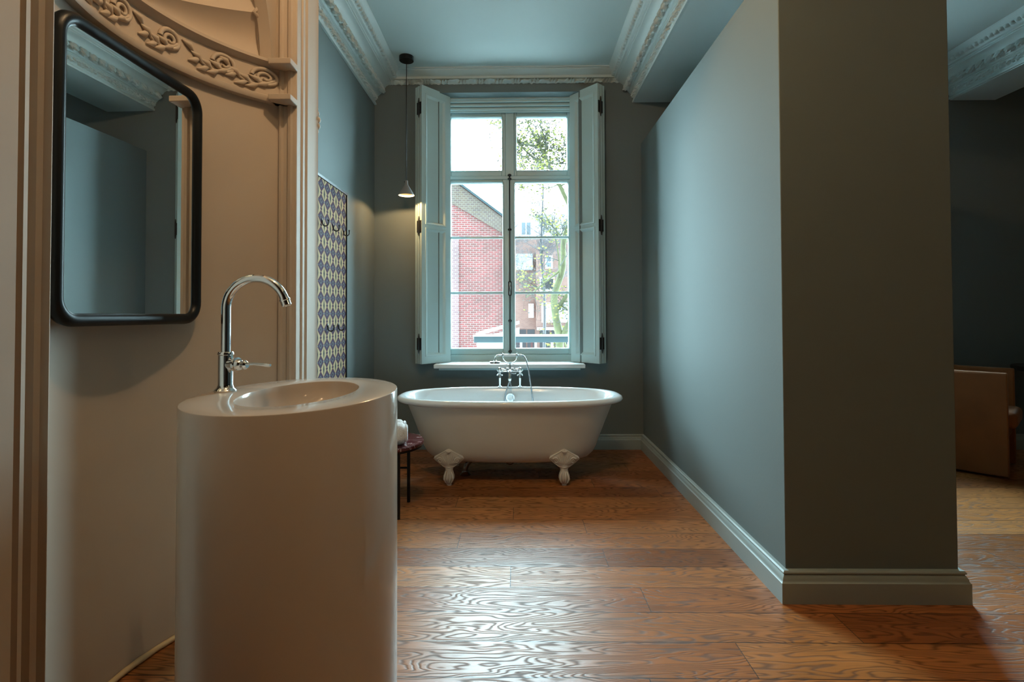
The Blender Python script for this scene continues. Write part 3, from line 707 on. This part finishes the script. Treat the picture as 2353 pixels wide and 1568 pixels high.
def foot(fx, front):
    s = -1 if front else 1
    g = G(); rs = []
    tab = [(0.0, 0.017, 0.017), (0.010, 0.017, 0.017), (0.012, 0.013, 0.013), (0.020, 0.021, 0.020), (0.032, 0.031, 0.030), (0.050, 0.038, 0.036), (0.066, 0.038, 0.036), (0.086, 0.032, 0.030), (0.108, 0.026, 0.026), (0.126, 0.033, 0.028), (0.150, 0.060, 0.026),
           (0.172, 0.088, 0.024), (0.190, 0.104, 0.022), (0.205, 0.098, 0.020), (0.222, 0.066, 0.018), (0.238, 0.036, 0.016), (0.252, 0.016, 0.012), (0.256, 0.006, 0.006)]
    for z, wx, dy in tab:
        yo = -0.238 if z < 0.13 else -0.238 - 0.030*((z-0.13)/0.13)
        rs.append([(fx+x, s*(-yo)+0*y+y*1.0, z) for x, y in [sell(wx, dy, 2*pi*k/28, 2.2) for k in range(28)]])
    # s*( -yo ) : front feet at negative y
    rs = [[(x, (y if not front else y), z) for x, y, z in r] for r in rs]
    g.rings(rs)
    f = obj('claw_foot', g, M['tubout'], t, smooth=60)
    fy = s*0.238
    g2 = G()
    for dx in (-0.024, -0.008, 0.008, 0.024):   # claws over the ball
        g2.tube([(fx+dx*0.7, fy+s*0.024, 0.100), (fx+dx*1.15, fy+s*0.034, 0.075), (fx+dx*1.25, fy+s*0.037, 0.05), (fx+dx*0.9, fy+s*0.030, 0.028), (fx+dx*0.6, fy+s*0.022, 0.018)], [0.004, 0.007, 0.0075, 0.006, 0.003], 8)
    obj('claw', g2, M['tubout'], f, smooth=60)
    g3 = G()
    def rel(px, pz, e=0.016):
        yo = 0.238 if pz < 0.13 else 0.238+0.030*((pz-0.13)/0.13)
        k = 0
        while k < len(tab)-2 and tab[k+1][0] < pz: k += 1
        q_ = min(1, max(0, (pz-tab[k][0])/(tab[k+1][0]-tab[k][0]))); wx = tab[k][1]*(1-q_)+tab[k+1][1]*q_; dy = tab[k][2]*(1-q_)+tab[k+1][2]*q_
        e = dy*(max(0.0, 1-min(1, abs(px)/wx)**2.2))**(1/2.2) + 0.0015
        return (fx+px, s*(yo+e), pz)
    for q in (-1, 1):
        sp = [rel(q*(0.058+0.022*(1-k/26)*cos(0.5+k*0.42)), 0.176+0.022*(1-k/26)*sin(0.5+k*0.42), 0.018) for k in range(26)]
        g3.tube(sp, 0.0042, 6)
        for j in range(5):
            a0 = radians(18+j*17)
            g3.tube([rel(q*0.006, 0.150), rel(q*(0.006+0.035*cos(a0)), 0.150+0.035*sin(a0), 0.019), rel(q*(0.006+0.070*cos(a0)*(0.9 if j else 0.8)), 0.150+0.066*sin(a0)+0.006, 0.014)], [0.003, 0.0055, 0.002], 6)
        g3.tube([rel(q*0.102, 0.190, 0.012), rel(q*0.07, 0.214, 0.014), rel(q*0.03, 0.238, 0.012), rel(0, 0.252, 0.008)], 0.004, 6)
        g3.tube([rel(q*0.102, 0.186, 0.012), rel(q*0.075, 0.160, 0.016), rel(q*0.035, 0.132, 0.02), rel(0, 0.127, 0.022)], 0.004, 6)
    g3.sphere(rel(0, 0.240, 0.012), 0.014, 12, 8, (1.3, 0.8, 0.8))
    obj('foot_relief', g3, M['tubout'], f, smooth=60)
for fx, fr in ((-0.420, True), (0.380, True), (-0.420, False), (0.380, False)): foot(fx, fr)
obj('overflow', G().lathe([(0.0, -0.004), (0.010, -0.004), (0.010, -0.010), (0.020, -0.010), (0.024, -0.006), (0.024, -0.012), (0.034, -0.012), (0.036, -0.006), (0.036, 0.004), (0, 0.004)], 32, (0.0, 0.330, 0.520), axis='Y'), M['chrome'], t)
obj('overflow_grate', G().lathe([(0, -0.0105), (0.0095, -0.0105), (0.0095, -0.009), (0, -0.009)], 20, (0.0, 0.330, 0.520), axis='Y').lathe([(0.0100, -0.0115), (0.0195, -0.0108), (0.0195, -0.010), (0.0100, -0.010)], 20, (0.0, 0.330, 0.520), axis='Y'), M['darkchrome'], t)
# waste pipe
t2 = thing('waste_pipe', 'dark metal waste pipe running from the floor under the bathtub', 'pipe', loc=(-0.394, 3.985, 0))
obj('floor_flange', G().lathe([(0, 0), (0.040, 0), (0.041, 0.006), (0.034, 0.014), (0.024, 0.024), (0.022, 0.032), (0, 0.032)], 28), M['darkchrome'], t2)
pts = [(0, 0, 0.02), (0.003, 0, 0.05), (0.018, 0, 0.085), (0.050, 0, 0.112), (0.09, 0, 0.119), (0.25, 0, 0.121)]
obj('pipe', G().tube(pts, 0.0185, 16).tube([(0.245, 0, 0.121), (0.26, 0, 0.121), (0.262, 0, 0.121), (0.272, 0, 0.121)], [0.024, 0.024, 0.020, 0.014], 16), M['darkchrome'], t2, smooth=60)
pts = [(0.30, 0.0, 0.128)] + [(0.331+0.028*cos(pi+pi*k/14), 0, 0.112+0.028*sin(pi+pi*k/14)) for k in range(15)] + [(0.359, 0, 0.128)]
obj('trap', G().tube(pts, 0.011, 12), M['darkchrome'], t2, smooth=60)

# bath mixer
MX, MY, MZ = -0.066, 4.352, 0.600
t = thing('bath_mixer_tap', 'chrome bath mixer with cross handles and cradle on the far rim of the tub', 'tap', loc=(MX, MY, MZ))
px = 0.0815
for s in (-1, 1):
    obj('riser', G().lathe([(0, 0), (0.016, 0), (0.016, 0.004), (0.009, 0.010), (0.0095, 0.020), (0.0115, 0.06), (0.0115, 0.09), (0.009, 0.108), (0.012, 0.112), (0.010, 0.120), (0.012, 0.130), (0.016, 0.136), (0.0165, 0.146), (0.012, 0.156), (0.0, 0.160)], 20, (s*px, 0, 0)), M['chrome'], t)
    g = G(); c = (s*px, -0.034, 0.117)
    for k in range(4):
        a = pi/4+pi/2*k; g.tube([c, (c[0]+0.028*cos(a), c[1]-0.004, c[2]+0.028*sin(a))], [0.006, 0.004], 8); g.sphere((c[0]+0.028*cos(a), c[1]-0.004, c[2]+0.028*sin(a)), 0.0052, 8, 6)
    g.lathe([(0.0, -0.05), (0.008, -0.05), (0.013, -0.044), (0.013, -0.036), (0.010, -0.02), (0.011, 0.0), (0, 0)], 18, (s*px, 0, 0.117), axis='Y')
    h = obj('cross_handle', g, M['chrome'], t, smooth=50)
    obj('porcelain_cap', G().lathe([(0, -0.053), (0.007, -0.053), (0.008, -0.049), (0, -0.049)], 16, (s*px, 0, 0.117), axis='Y'), M['porcelain'], h)
g = G().tube([(-px, 0, 0.142), (-0.028, 0, 0.142)], 0.0085, 12).tube([(0.028, 0, 0.142), (px, 0, 0.142)], 0.0085, 12).tube([(-px, 0, 0.126), (px, 0, 0.126)], 0.0075, 12)
g.tube([(-0.030, 0, 0.139), (-0.024, 0, 0.139), (-0.02, 0, 0.139), (0.02, 0, 0.139), (0.024, 0, 0.139), (0.030, 0, 0.139)], [0.010, 0.018, 0.015, 0.015, 0.018, 0.010], 18)
g.lathe([(0.012, 0.11), (0.014, 0.13), (0.012, 0.150), (0.009, 0.158), (0.009, 0.168), (0.012, 0.170), (0.010, 0.176), (0.0, 0.178)], 18)
obj('mixer_body', g, M['chrome'], t, smooth=45)
g = G().tube([(0, -0.005, 0.135), (0, -0.045, 0.134), (0, -0.085, 0.128), (0, -0.102, 0.112), (0, -0.106, 0.092), (0, -0.106, 0.078)], [0.013, 0.012, 0.0125, 0.013, 0.013, 0.0145], 16)
g.tube([(0, -0.106, 0.079), (0, -0.106, 0.076), (0, -0.106, 0.068), (0, -0.106, 0.062)], [0.0165, 0.0165, 0.014, 0.014], 16)
obj('spout', g, M['chrome'], t, smooth=45)
obj('diverter_lever', G().tube([(0.014, -0.02, 0.112), (0.03, -0.035, 0.110), (0.052, -0.045, 0.114)], [0.005, 0.004, 0.005], 10), M['chrome'], t, smooth=50)
g = G().tube([(0, 0, 0.17), (0, 0, 0.19)], 0.006, 10)
pts = [(0.058*cos(pi+pi*k/20), 0, 0.242+0.050*sin(pi+pi*k/20)) for k in range(21)]; g.tube(pts, 0.0035, 8)
for s in (-1, 1):
    g.tube([(0, 0, 0.183), (s*0.012, 0, 0.178), (s*0.028, 0, 0.182), (s*0.03, 0, 0.186)], [0.004, 0.003, 0.0045, 0.003], 8)
    g.tube([(s*0.058, -0.006, 0.240), (s*0.058, -0.010, 0.255), (s*0.060, -0.006, 0.268), (s*0.062, -0.006, 0.275)], 0.0035, 8)
obj('cradle', g, M['chrome'], t, smooth=50)
t = thing('hand_shower', 'chrome hand shower with white porcelain grip lying on the mixer cradle', 'shower', loc=(MX, MY, MZ))
zz = 0.256
obj('porcelain_grip', G().tube([(-0.050, 0, zz), (-0.044, 0, zz), (0.044, 0, zz), (0.050, 0, zz)], [0.008, 0.0115, 0.0115, 0.008], 18), M['porcelain'], t, smooth=50)
g = G().tube([(0.046, 0, zz), (0.050, 0, zz), (0.054, 0, zz), (0.060, 0, zz), (0.088, 0, zz), (0.096, 0, zz-0.002)], [0.010, 0.013, 0.013, 0.008, 0.0085, 0.007], 14)
obj('hose_union', g, M['chrome'], t, smooth=50)
g = G().tube([(-0.046, 0, zz), (-0.052, 0, zz), (-0.056, 0, zz), (-0.062, 0, zz), (-0.085, 0, zz+0.001), (-0.105, 0, zz-0.003), (-0.117, 0, zz-0.014), (-0.121, 0, zz-0.032), (-0.121, 0, zz-0.040)], [0.010, 0.013, 0.013, 0.007, 0.0065, 0.006, 0.006, 0.006, 0.009], 14)
obj('handle_tube', g, M['chrome'], t, smooth=50)
obj('shower_head', G().lathe([(0, 0.0), (0.038, 0.0), (0.044, 0.003), (0.044, 0.015), (0.040, 0.018), (0.012, 0.020), (0.009, 0.026), (0, 0.026)], 32, (-0.121, 0, zz-0.066)), M['chrome'], t)
hs = [(0.094, 0, zz-0.001), (0.110, -0.002, zz-0.006), (0.126, -0.010, zz-0.028), (0.140, -0.030, zz-0.072), (0.152, -0.055, 0.13), (0.163, -0.085, 0.05), (0.175, -0.110, -0.04), (0.186, -0.130, -0.15),
      (0.170, -0.17, -0.27), (0.11, -0.22, -0.36), (0.0, -0.24, -0.385), (-0.055, -0.21, -0.34), (-0.062, -0.17, -0.24), (-0.045, -0.135, -0.10), (-0.028, -0.122, -0.02), (-0.010, -0.112, 0.035), (-0.001, -0.107, 0.060)]
def smoothpts(P, k=6):
    P = [Vector(p) for p in P]; out = []
    for i in range(len(P)-1):
        p0, p1, p2, p3 = P[max(i-1, 0)], P[i], P[i+1], P[min(i+2, len(P)-1)]
        for q in range(k):
            s = q/k; out.append(0.5*((2*p1)+(-p0+p2)*s+(2*p0-5*p1+4*p2-p3)*s*s+(-p0+3*p1-3*p2+p3)*s**3))
    out.append(P[-1]); return out
obj('hose', G().tube(smoothpts(hs), 0.0062, 12), M['hose'], t, smooth=60)
# plug chain
g = G(); ch = smoothpts([(0.002, -0.104, 0.068), (0.010, -0.090, 0.02), (0.022, -0.072, -0.055), (0.030, -0.062, -0.125), (0.032, -0.075, -0.20), (0.028, -0.12, -0.32)], 8)
for p in ch: g.sphere(p, 0.0032, 6, 4)
tag(obj('plug_chain', g, M['chrome'], None, smooth=60), 'fine ball chain hanging from the mixer spout into the bathtub', 'chain').location = (MX, MY, MZ)

# ------------------------------------------------------------------ side table and towels
t = thing('side_table', 'small round side table with burgundy marble top and black legs', 'table', loc=(-0.835, 3.262, 0))
obj('marble_top', G().lathe([(0, 0.400), (0.255, 0.400), (0.258, 0.404), (0.258, 0.416), (0.255, 0.420), (0, 0.420)], 64), M['marble'], t)
obj('rim_band', G().lathe([(0.240, 0.386), (0.248, 0.386), (0.250, 0.400), (0.240, 0.400)], 48, cap=False), M['black'], t)
for sx in (-1, 1):
    for sy in (-1, 1): obj('leg', G().tube([(sx*0.138, sy*0.145, 0.0), (sx*0.138, sy*0.145, 0.40)], 0.0105, 12), M['black'], t)
for sy in (-1, 1): obj('crossbar', G().tube([(-0.138, sy*0.145, 0.215), (0.138, sy*0.145, 0.215)], 0.007, 10), M['black'], t)
def towel(loc, L_, r, rz, label, seed):
    random.seed(seed)
    g = G(); rs = []; n = 64
    for i in range(15):
        s = i/14; x = (s-0.5)*L_; e = min(1.0, 0.72+0.28*sin(pi*min(1, max(0, (1-abs(2*s-1))*5)/1)/2)); ring = []
        for k in range(n):
            a = 2*pi*k/n; nn = noise.noise((x*9, cos(a)*1.4+seed, sin(a)*1.4))
            rr = r*e*(1+0.10*nn+0.015*noise.noise((x*60, a*9, seed)))
            z = rr*sin(a)*0.92; z = max(z, -r*0.86)
            ring.append((x, rr*cos(a), z))
        rs.append(ring)
    g.rings(rs)
    # spiral folds at the ends
    o = obj('rolled_towel', g, M['towel'], None, smooth=70)
    o.location = loc; o.rotation_euler = (0, 0, rz)
    for q in (-1, 1):
        sp = [((q*(L_/2+0.002)), 0.75*r*(1-k/60)*cos(k*0.42), 0.75*r*(1-k/60)*sin(k*0.42)*0.92) for k in range(58)]
        obj('rolled_end', G().tube(sp, 0.009, 8), M['towel'], o, smooth=70)
    tag(o, label, 'towel', 'rolled white towels on the side table')
towel((-0.815, 3.155, 0.420+0.060), 0.30, 0.070, radians(10), 'rolled white towel at the front of the burgundy marble side table', 1)
towel((-0.845, 3.32, 0.420+0.056), 0.27, 0.065, radians(4), 'rolled white towel lying at the back of the burgundy marble table, behind the front one', 2)

# ------------------------------------------------------------------ velvet tub chair and dark table in the next bay
CX0 = Vector((3.468, 3.857)); CX1 = Vector((3.872, 4.242))     # front tips of the two arms (outer faces)
mid = (CX0+CX1)/2; ax = (CX1-CX0).normalized(); fw = Vector((ax.y, -ax.x)); wdt = (CX1-CX0).length
t = thing('velvet_tub_chair', 'brown velvet tub chair with curved back in the next room bay', 'chair', loc=(mid.x, mid.y, 0), rz=atan2(ax.y, ax.x))
# local: x across (arm to arm), y = back (+y away from front)
hw = wdt/2; dep = 0.58; th = 0.055
def ushape(off):
    P = [(-hw+off, 0.0+0.0)]
    P.append((-hw+off, dep-hw*0.9))
    for k in range(1, 24):
        a = pi - pi*k/24; P.append(((hw-off)*cos(a), dep-hw*0.9+(hw*0.9-off)*sin(a)))
    P.append((hw-off, dep-hw*0.9)); P.append((hw-off, 0.0)); return P
po, pi_ = ushape(0), ushape(th)
rs = []
for i, (a, b) in enumerate(zip(po, pi_)):
    hgt = 0.775 - 0.02*cos(0) + 0.02*sin(pi*i/(len(po)-1)); e = 0.014; zb = 0.018
    m_ = lambda s: (a[0]*(1-s)+b[0]*s, a[1]*(1-s)+b[1]*s)
    rs.append([(*m_(0.0), zb), (*m_(0.0), hgt-e*1.6), (*m_(0.08), hgt-e*0.5), (*m_(0.3), hgt), (*m_(0.7), hgt), (*m_(0.92), hgt-e*0.5), (*m_(1.0), hgt-e*1.6), (*m_(1.0), zb)])
obj('backrest', G().rings(rs), M['velvet'], t, bevel=0.008, smooth=40)
pp = [(a[0]*0.5+b[0]*0.5, a[1]*0.5+b[1]*0.5) for a, b in zip(po, pi_)]
for i in range(2, len(po)-1, 4):
    g = G()
    a, b = po[i], pi_[i]; hz_ = 0.757+0.02*sin(pi*i/(len(po)-1))
    g.tube([(a[0], a[1], hz_-0.03), (a[0]*0.9+b[0]*0.1, a[1]*0.9+b[1]*0.1, hz_-0.004), ((a[0]+b[0])/2, (a[1]+b[1])/2, hz_+0.003), (a[0]*0.1+b[0]*0.9, a[1]*0.1+b[1]*0.9, hz_-0.004)], 0.003, 6)
    obj('piping', g, M['velvet'], t)
def slab(off, z0, z1, y0, r=0.02):
    P = [(-hw+off, y0), (-hw+off, dep-hw*0.9)] + [((hw-off)*cos(pi-pi*k/16), dep-hw*0.9+(hw*0.9-off)*sin(pi-pi*k/16)) for k in range(1, 16)] + [(hw-off, dep-hw*0.9), (hw-off, y0)]
    return G().rings([[(x, y, z) for x, y in P] for z in (z0, z1)])
g = slab(th+0.003, 0.355, 0.470, -0.045)
obj('seat_cushion', g, M['velvet'], t, bevel=0.035, seg=4, smooth=60)
obj('seat_base', slab(th+0.004, 0.25, 0.352, 0.015), M['velvet'], t, bevel=0.02)
obj('plinth', slab(th+0.02, 0.0, 0.25, 0.08), M['black'], t)
t = thing('dark_round_table', 'dark round table at the right edge behind the velvet tub chair', 'table', loc=(4.42, 4.38, 0))
obj('tabletop', G().lathe([(0, 0.70), (0.30, 0.70), (0.335, 0.712), (0.34, 0.725), (0.34, 0.745), (0.335, 0.75), (0, 0.75)], 48), M['tablewood'], t)
obj('pedestal', G().lathe([(0, 0), (0.20, 0), (0.20, 0.02), (0.05, 0.04), (0.035, 0.08), (0.035, 0.66), (0.10, 0.70), (0, 0.70)], 32), M['black'], t)

# ------------------------------------------------------------------ outside
struct('ground', G().box(-40, 50, 5.5, 90, -3.4, -3.2), M['ground'])
# red brick gable house
t = thing('brick_gable_house', 'old red brick gable end seen through the left panes', 'building')
yb = 20.0; xr = -0.50; apx = -3.0; apz = 6.72; sl = 0.755
zr = apz-(xr-apx)*sl
g = G().rings([[(x, y, z) for x, z in ((-6.4, -3.2), (xr, -3.2), (xr, zr), (apx, apz), (-6.4, apz-3.4*sl))] for y in (yb, yb+9)])
obj('gable_wall', g, M['brick'], t, smooth=0)
# weathered band under the verge and pale pilaster
dx = 0.75
g = G().rings([[(x, y, z) for x, z in ((xr-0.02, zr-0.6), (xr-0.02, zr-0.02), (apx, apz-0.02), (apx, apz-1.0))] for y in (yb-0.03, yb+0.02)])
obj('verge_brickwork', g, M['brickgrey'], t, smooth=0)
obj('pilaster', G().box(-2.9, -2.21, yb-0.06, yb+0.1, -3.2, 4.15), M['brickpale'], t, smooth=0)
g = G()
for s in (1, -1):
    xe = xr+0.1 if s > 0 else -6.5
    ze = apz-abs(xe-apx)*sl
    g.rings([[(apx, y, apz), (xe, y, ze), (xe, y, ze+0.10), (apx, y, apz+0.10)] for y in (yb-0.08, yb+9.1)])
obj('roof', g, M['slate'], t, smooth=0)
g = G().box(xr-0.06, xr+0.02, yb-0.10, yb-0.03, -3.2, zr-0.2)
obj('downpipe', g, M['zinc'], t)
# far salmon-brick block
t = thing('salmon_brick_block', 'salmon brick housing block with white windows seen through the right panes', 'building')
yf = 40.0
obj('wall', G().box(-3.0, 8.0, yf, yf+8, -3.2, 6.9), M['brickfar'], t, smooth=0)
obj('bay', G().box(1.35, 8.0, yf-0.9, yf+0.1, 0.25, 5.9), M['brickfar'], t, smooth=0)
obj('mansard_roof', G().rings([[(x, y0, z0) for x in (-3.2, 8.2) for y0, z0 in ()] or [(-3.2, yf+0.5, 6.9), (8.2, yf+0.5, 6.9), (8.2, yf+2.5, 9.2), (-3.2, yf+2.5, 9.2)], [(-3.2, yf+6, 6.9), (8.2, yf+6, 6.9), (8.2, yf+4, 9.2), (-3.2, yf+4, 9.2)]]), M['roofgrey'], t, smooth=0)
obj('balcony', G().box(-0.2, 1.1, yf-0.8, yf, 4.55, 5.7), M['roofgrey'], t)
def fwin(x0, x1, z0, z1, y, cols=2, rows=1, glassm='fglass', curtain=False):
    fr = obj('window', G().box(x0, x1, y-0.08, y+0.05, z0, z1), M['white'], t)
    cw = (x1-x0-0.12)/cols; hh = (z1-z0-0.12)/rows
    for i in range(cols):
        for j in range(rows):
            obj('window_pane', G().box(x0+0.06+i*cw+0.05, x0+0.06+(i+1)*cw-0.05, y-0.10, y-0.02, z0+0.06+j*hh+0.05, z0+0.06+(j+1)*hh-0.05), M['curtain'] if curtain else M[glassm], fr)
fwin(0.80, 1.18, 1.00, 2.05, yf, 1, 1, curtain=True)
fwin(1.72, 2.62, 0.65, 2.10, yf-0.9, 2, 1, curtain=True)
fwin(3.0, 3.7, 0.65, 2.10, yf-0.9, 2, 1, curtain=True)
fwin(2.0, 2.55, 4.6, 5.55, yf-0.9, 1, 2)
fwin(1.6, 2.7, 2.95, 3.95, yf-0.9, 1, 1, 'dark')
fwin(0.35, 1.0, 4.6, 5.5, yf, 2, 1)
fwin(0.2, 1.1, 7.2, 8.4, yf+1.0, 2, 1)
for a, b in ((-0.15, 0.6), (0.7, 1.25), (1.62, 2.35), (2.5, 3.3), (3.5, 4.4)):
    f_ = obj('shopfront', G().box(a, b, yf-0.06, yf+0.05, -2.6, 0.12), M['dark'], t)
    obj('shop_door', G().box(a+0.25, a+0.4, yf-0.09, yf-0.05, -2.6, -0.2), M['redwood'], f_)
obj('awning', G().box(1.40, 6.5, yf-1.2, yf, 0.10, 0.30), M['zinc'], t)
# flat-roofed extension just below the window
t = thing('flat_roofed_extension', 'low extension with dark roof fascia and pale walls below the window outside', 'building')
obj('fascia', G().box(-0.66, 3.2, 8.0, 8.25, 0.775, 0.865), M['slate'], t, bevel=0.005)
obj('gutter_cap', G().box(-0.67, 3.2, 7.98, 8.27, 0.865, 0.885), M['white'], t)
obj('wall', G().box(-0.62, -0.22, 8.08, 8.9, -3.2, 0.775), M['white'], t)
g = G()
for a in (-0.20, 0.03, 0.25, 0.5, 0.75, 1.0, 1.3): g.box(a, a+0.035, 8.10, 8.16, -3.2, 0.775)
obj('railing', g, M['white'], t)
obj('canopy_roof', G().rings([[(-0.60, y, 0.875), (0.02, y, 1.045), (0.02, y, 1.08), (-0.66, y, 0.90)] for y in (8.3, 9.6)]), M['zinc'], t, smooth=0)
obj('canopy_gable', G().rings([[(-0.45, y, 0.87), (0.02, y, 0.99), (0.02, y, 0.87)] for y in (8.31, 8.34)]), M['white'], t, smooth=0)

# trees
def tree(name, label, base_pts, base_r, seed, depth, mats, nlimb, spread, bud=0, cone=0, limb_from=2, twig_r=0.012, group=None, length=1.6, extra=()):
    rnd = random.Random(seed)
    t = thing(name, label, 'tree', group)
    P = smoothpts(base_pts, 5); R = [base_r*(1-0.75*i/(len(P)-1)) for i in range(len(P))]
    g = G().tube(P, R, 10)
    limbs = []
    def grow(p, d, ln, r, lev):
        pts = [p]; rr = [r]; n = 6
        for k in range(n):
            d = (d + Vector((rnd.uniform(-1, 1), rnd.uniform(-1, 1), rnd.uniform(-0.7, 0.9)))*0.22).normalized()
            p = p + d*ln/n; pts.append(p); rr.append(r*(1-0.6*(k+1)/n))
        (g if lev <= 1 else tw).tube(pts, rr, 6 if lev <= 1 else 3, cap=False)
        if lev >= depth:
            for q in pts[2:]:
                if rnd.random() < bud: bd.sphere(q+Vector((rnd.uniform(-.05, .05), 0, rnd.uniform(-.05, .05))), rnd.uniform(0.018, 0.04), 4, 3)
                elif rnd.random() < cone: cn.sphere(q, rnd.uniform(0.015, 0.03), 4, 3)
            return
        for k in range(rnd.choice((4, 5, 6))):
            i = rnd.randint(1, n); ax_ = Vector((rnd.uniform(-1, 1), rnd.uniform(-1, 1)*0.6, rnd.uniform(-0.5, 1))).normalized()
            nd = (d*0.7 + ax_*0.9).normalized(); grow(pts[i], nd, ln*rnd.uniform(0.45, 0.68), max(twig_r*0.35, rr[i]*0.6), lev+1)
    tw = G(); bd = G(); cn = G()
    for e in extra: 
        E_ = smoothpts(e[0], 4); g.tube(E_, [e[1]*(1-0.6*i/(len(E_)-1)) for i in range(len(E_))], 8)
        for k in range(e[2]):
            i = rnd.randint(2, len(E_)-1); d = Vector((rnd.uniform(-1, 1), rnd.uniform(-.6, .6), rnd.uniform(-0.4, 1))).normalized()
            grow(E_[i], d, length*rnd.uniform(0.5, 0.9), max(twig_r, e[1]*0.3), 1)
    for k in range(nlimb):
        i = rnd.randint(limb_from, len(P)-1); side = rnd.uniform(-1, 1)
        d = Vector((side*spread, rnd.uniform(-.7, .7), rnd.uniform(-0.2, 1.0))).normalized()
        grow(P[i], d, length*rnd.uniform(0.6, 1.1), max(twig_r, R[i]*0.4), 1)
    obj('trunk', g, mats[0], t, smooth=60)
    if tw.v: obj('twigs', tw, mats[1], t, smooth=0, kind='stuff')
    if bd.v: obj('buds', bd, M['bud'], t, smooth=0, kind='stuff')
    if cn.v: obj('seed_cones', cn, M['cone'], t, smooth=0, kind='stuff')
    return t
tree('mossy_tree', 'bare mossy tree with yellow-green buds outside the right panes', [(1.35, 16, -3.2), (1.25, 16, 0.2), (1.12, 16, 1.2), (1.10, 16, 1.8), (1.35, 16, 2.6), (1.38, 16, 3.4), (1.60, 16, 4.2), (1.35, 16, 4.9), (1.0, 16, 5.6), (0.65, 16, 6.3), (0.35, 16, 6.9)],
     0.13, 11, 4, (M['bark'], M['twig']), 18, 1.2, bud=0.10, cone=0.12, limb_from=16, length=1.5,
     extra=[([(1.22, 16, 0.3), (1.50, 15.9, 0.9), (1.9, 15.8, 1.6)], 0.12, 3), ([(1.12, 16, 1.3), (1.45, 16.1, 1.75), (1.8, 16.2, 2.4)], 0.09, 3), ([(0.62, 16, 6.25), (0.1, 16, 6.4), (-0.5, 16.1, 6.9)], 0.05, 8),
            ([(1.38, 16, 4.9), (1.0, 16, 5.3), (0.3, 16, 5.2), (-0.2, 15.9, 5.5)], 0.06, 8), ([(1.0, 16, 5.6), (0.5, 16, 5.9), (-0.1, 16, 6.5)], 0.05, 6)])
far = [(-5.0, 33.0, 1), (-0.9, 35.5, 2), (1.5, 32.0, 3), (4.2, 35.5, 4)]
labs = ['thin bare tree behind the top of the brick gable at the left window edge', 'bare twiggy tree showing just above the gable roof slope', 'bare pale tree behind the window mullion, above the salmon block', 'bare pale tree behind the right panes, furthest right']
for (x, y, s), lb in zip(far, labs):
    tree('bare_tree', lb, [(x, y, -3.2), (x+0.1, y, 2), (x-0.1, y, 5), (x, y, 7.5), (x+0.1, y, 10.6)], 0.10, s, 4, (M['fartwig'], M['fartwig']), 44, 0.8, limb_from=8, twig_r=0.016, length=1.7, group='bare trees in the distance')
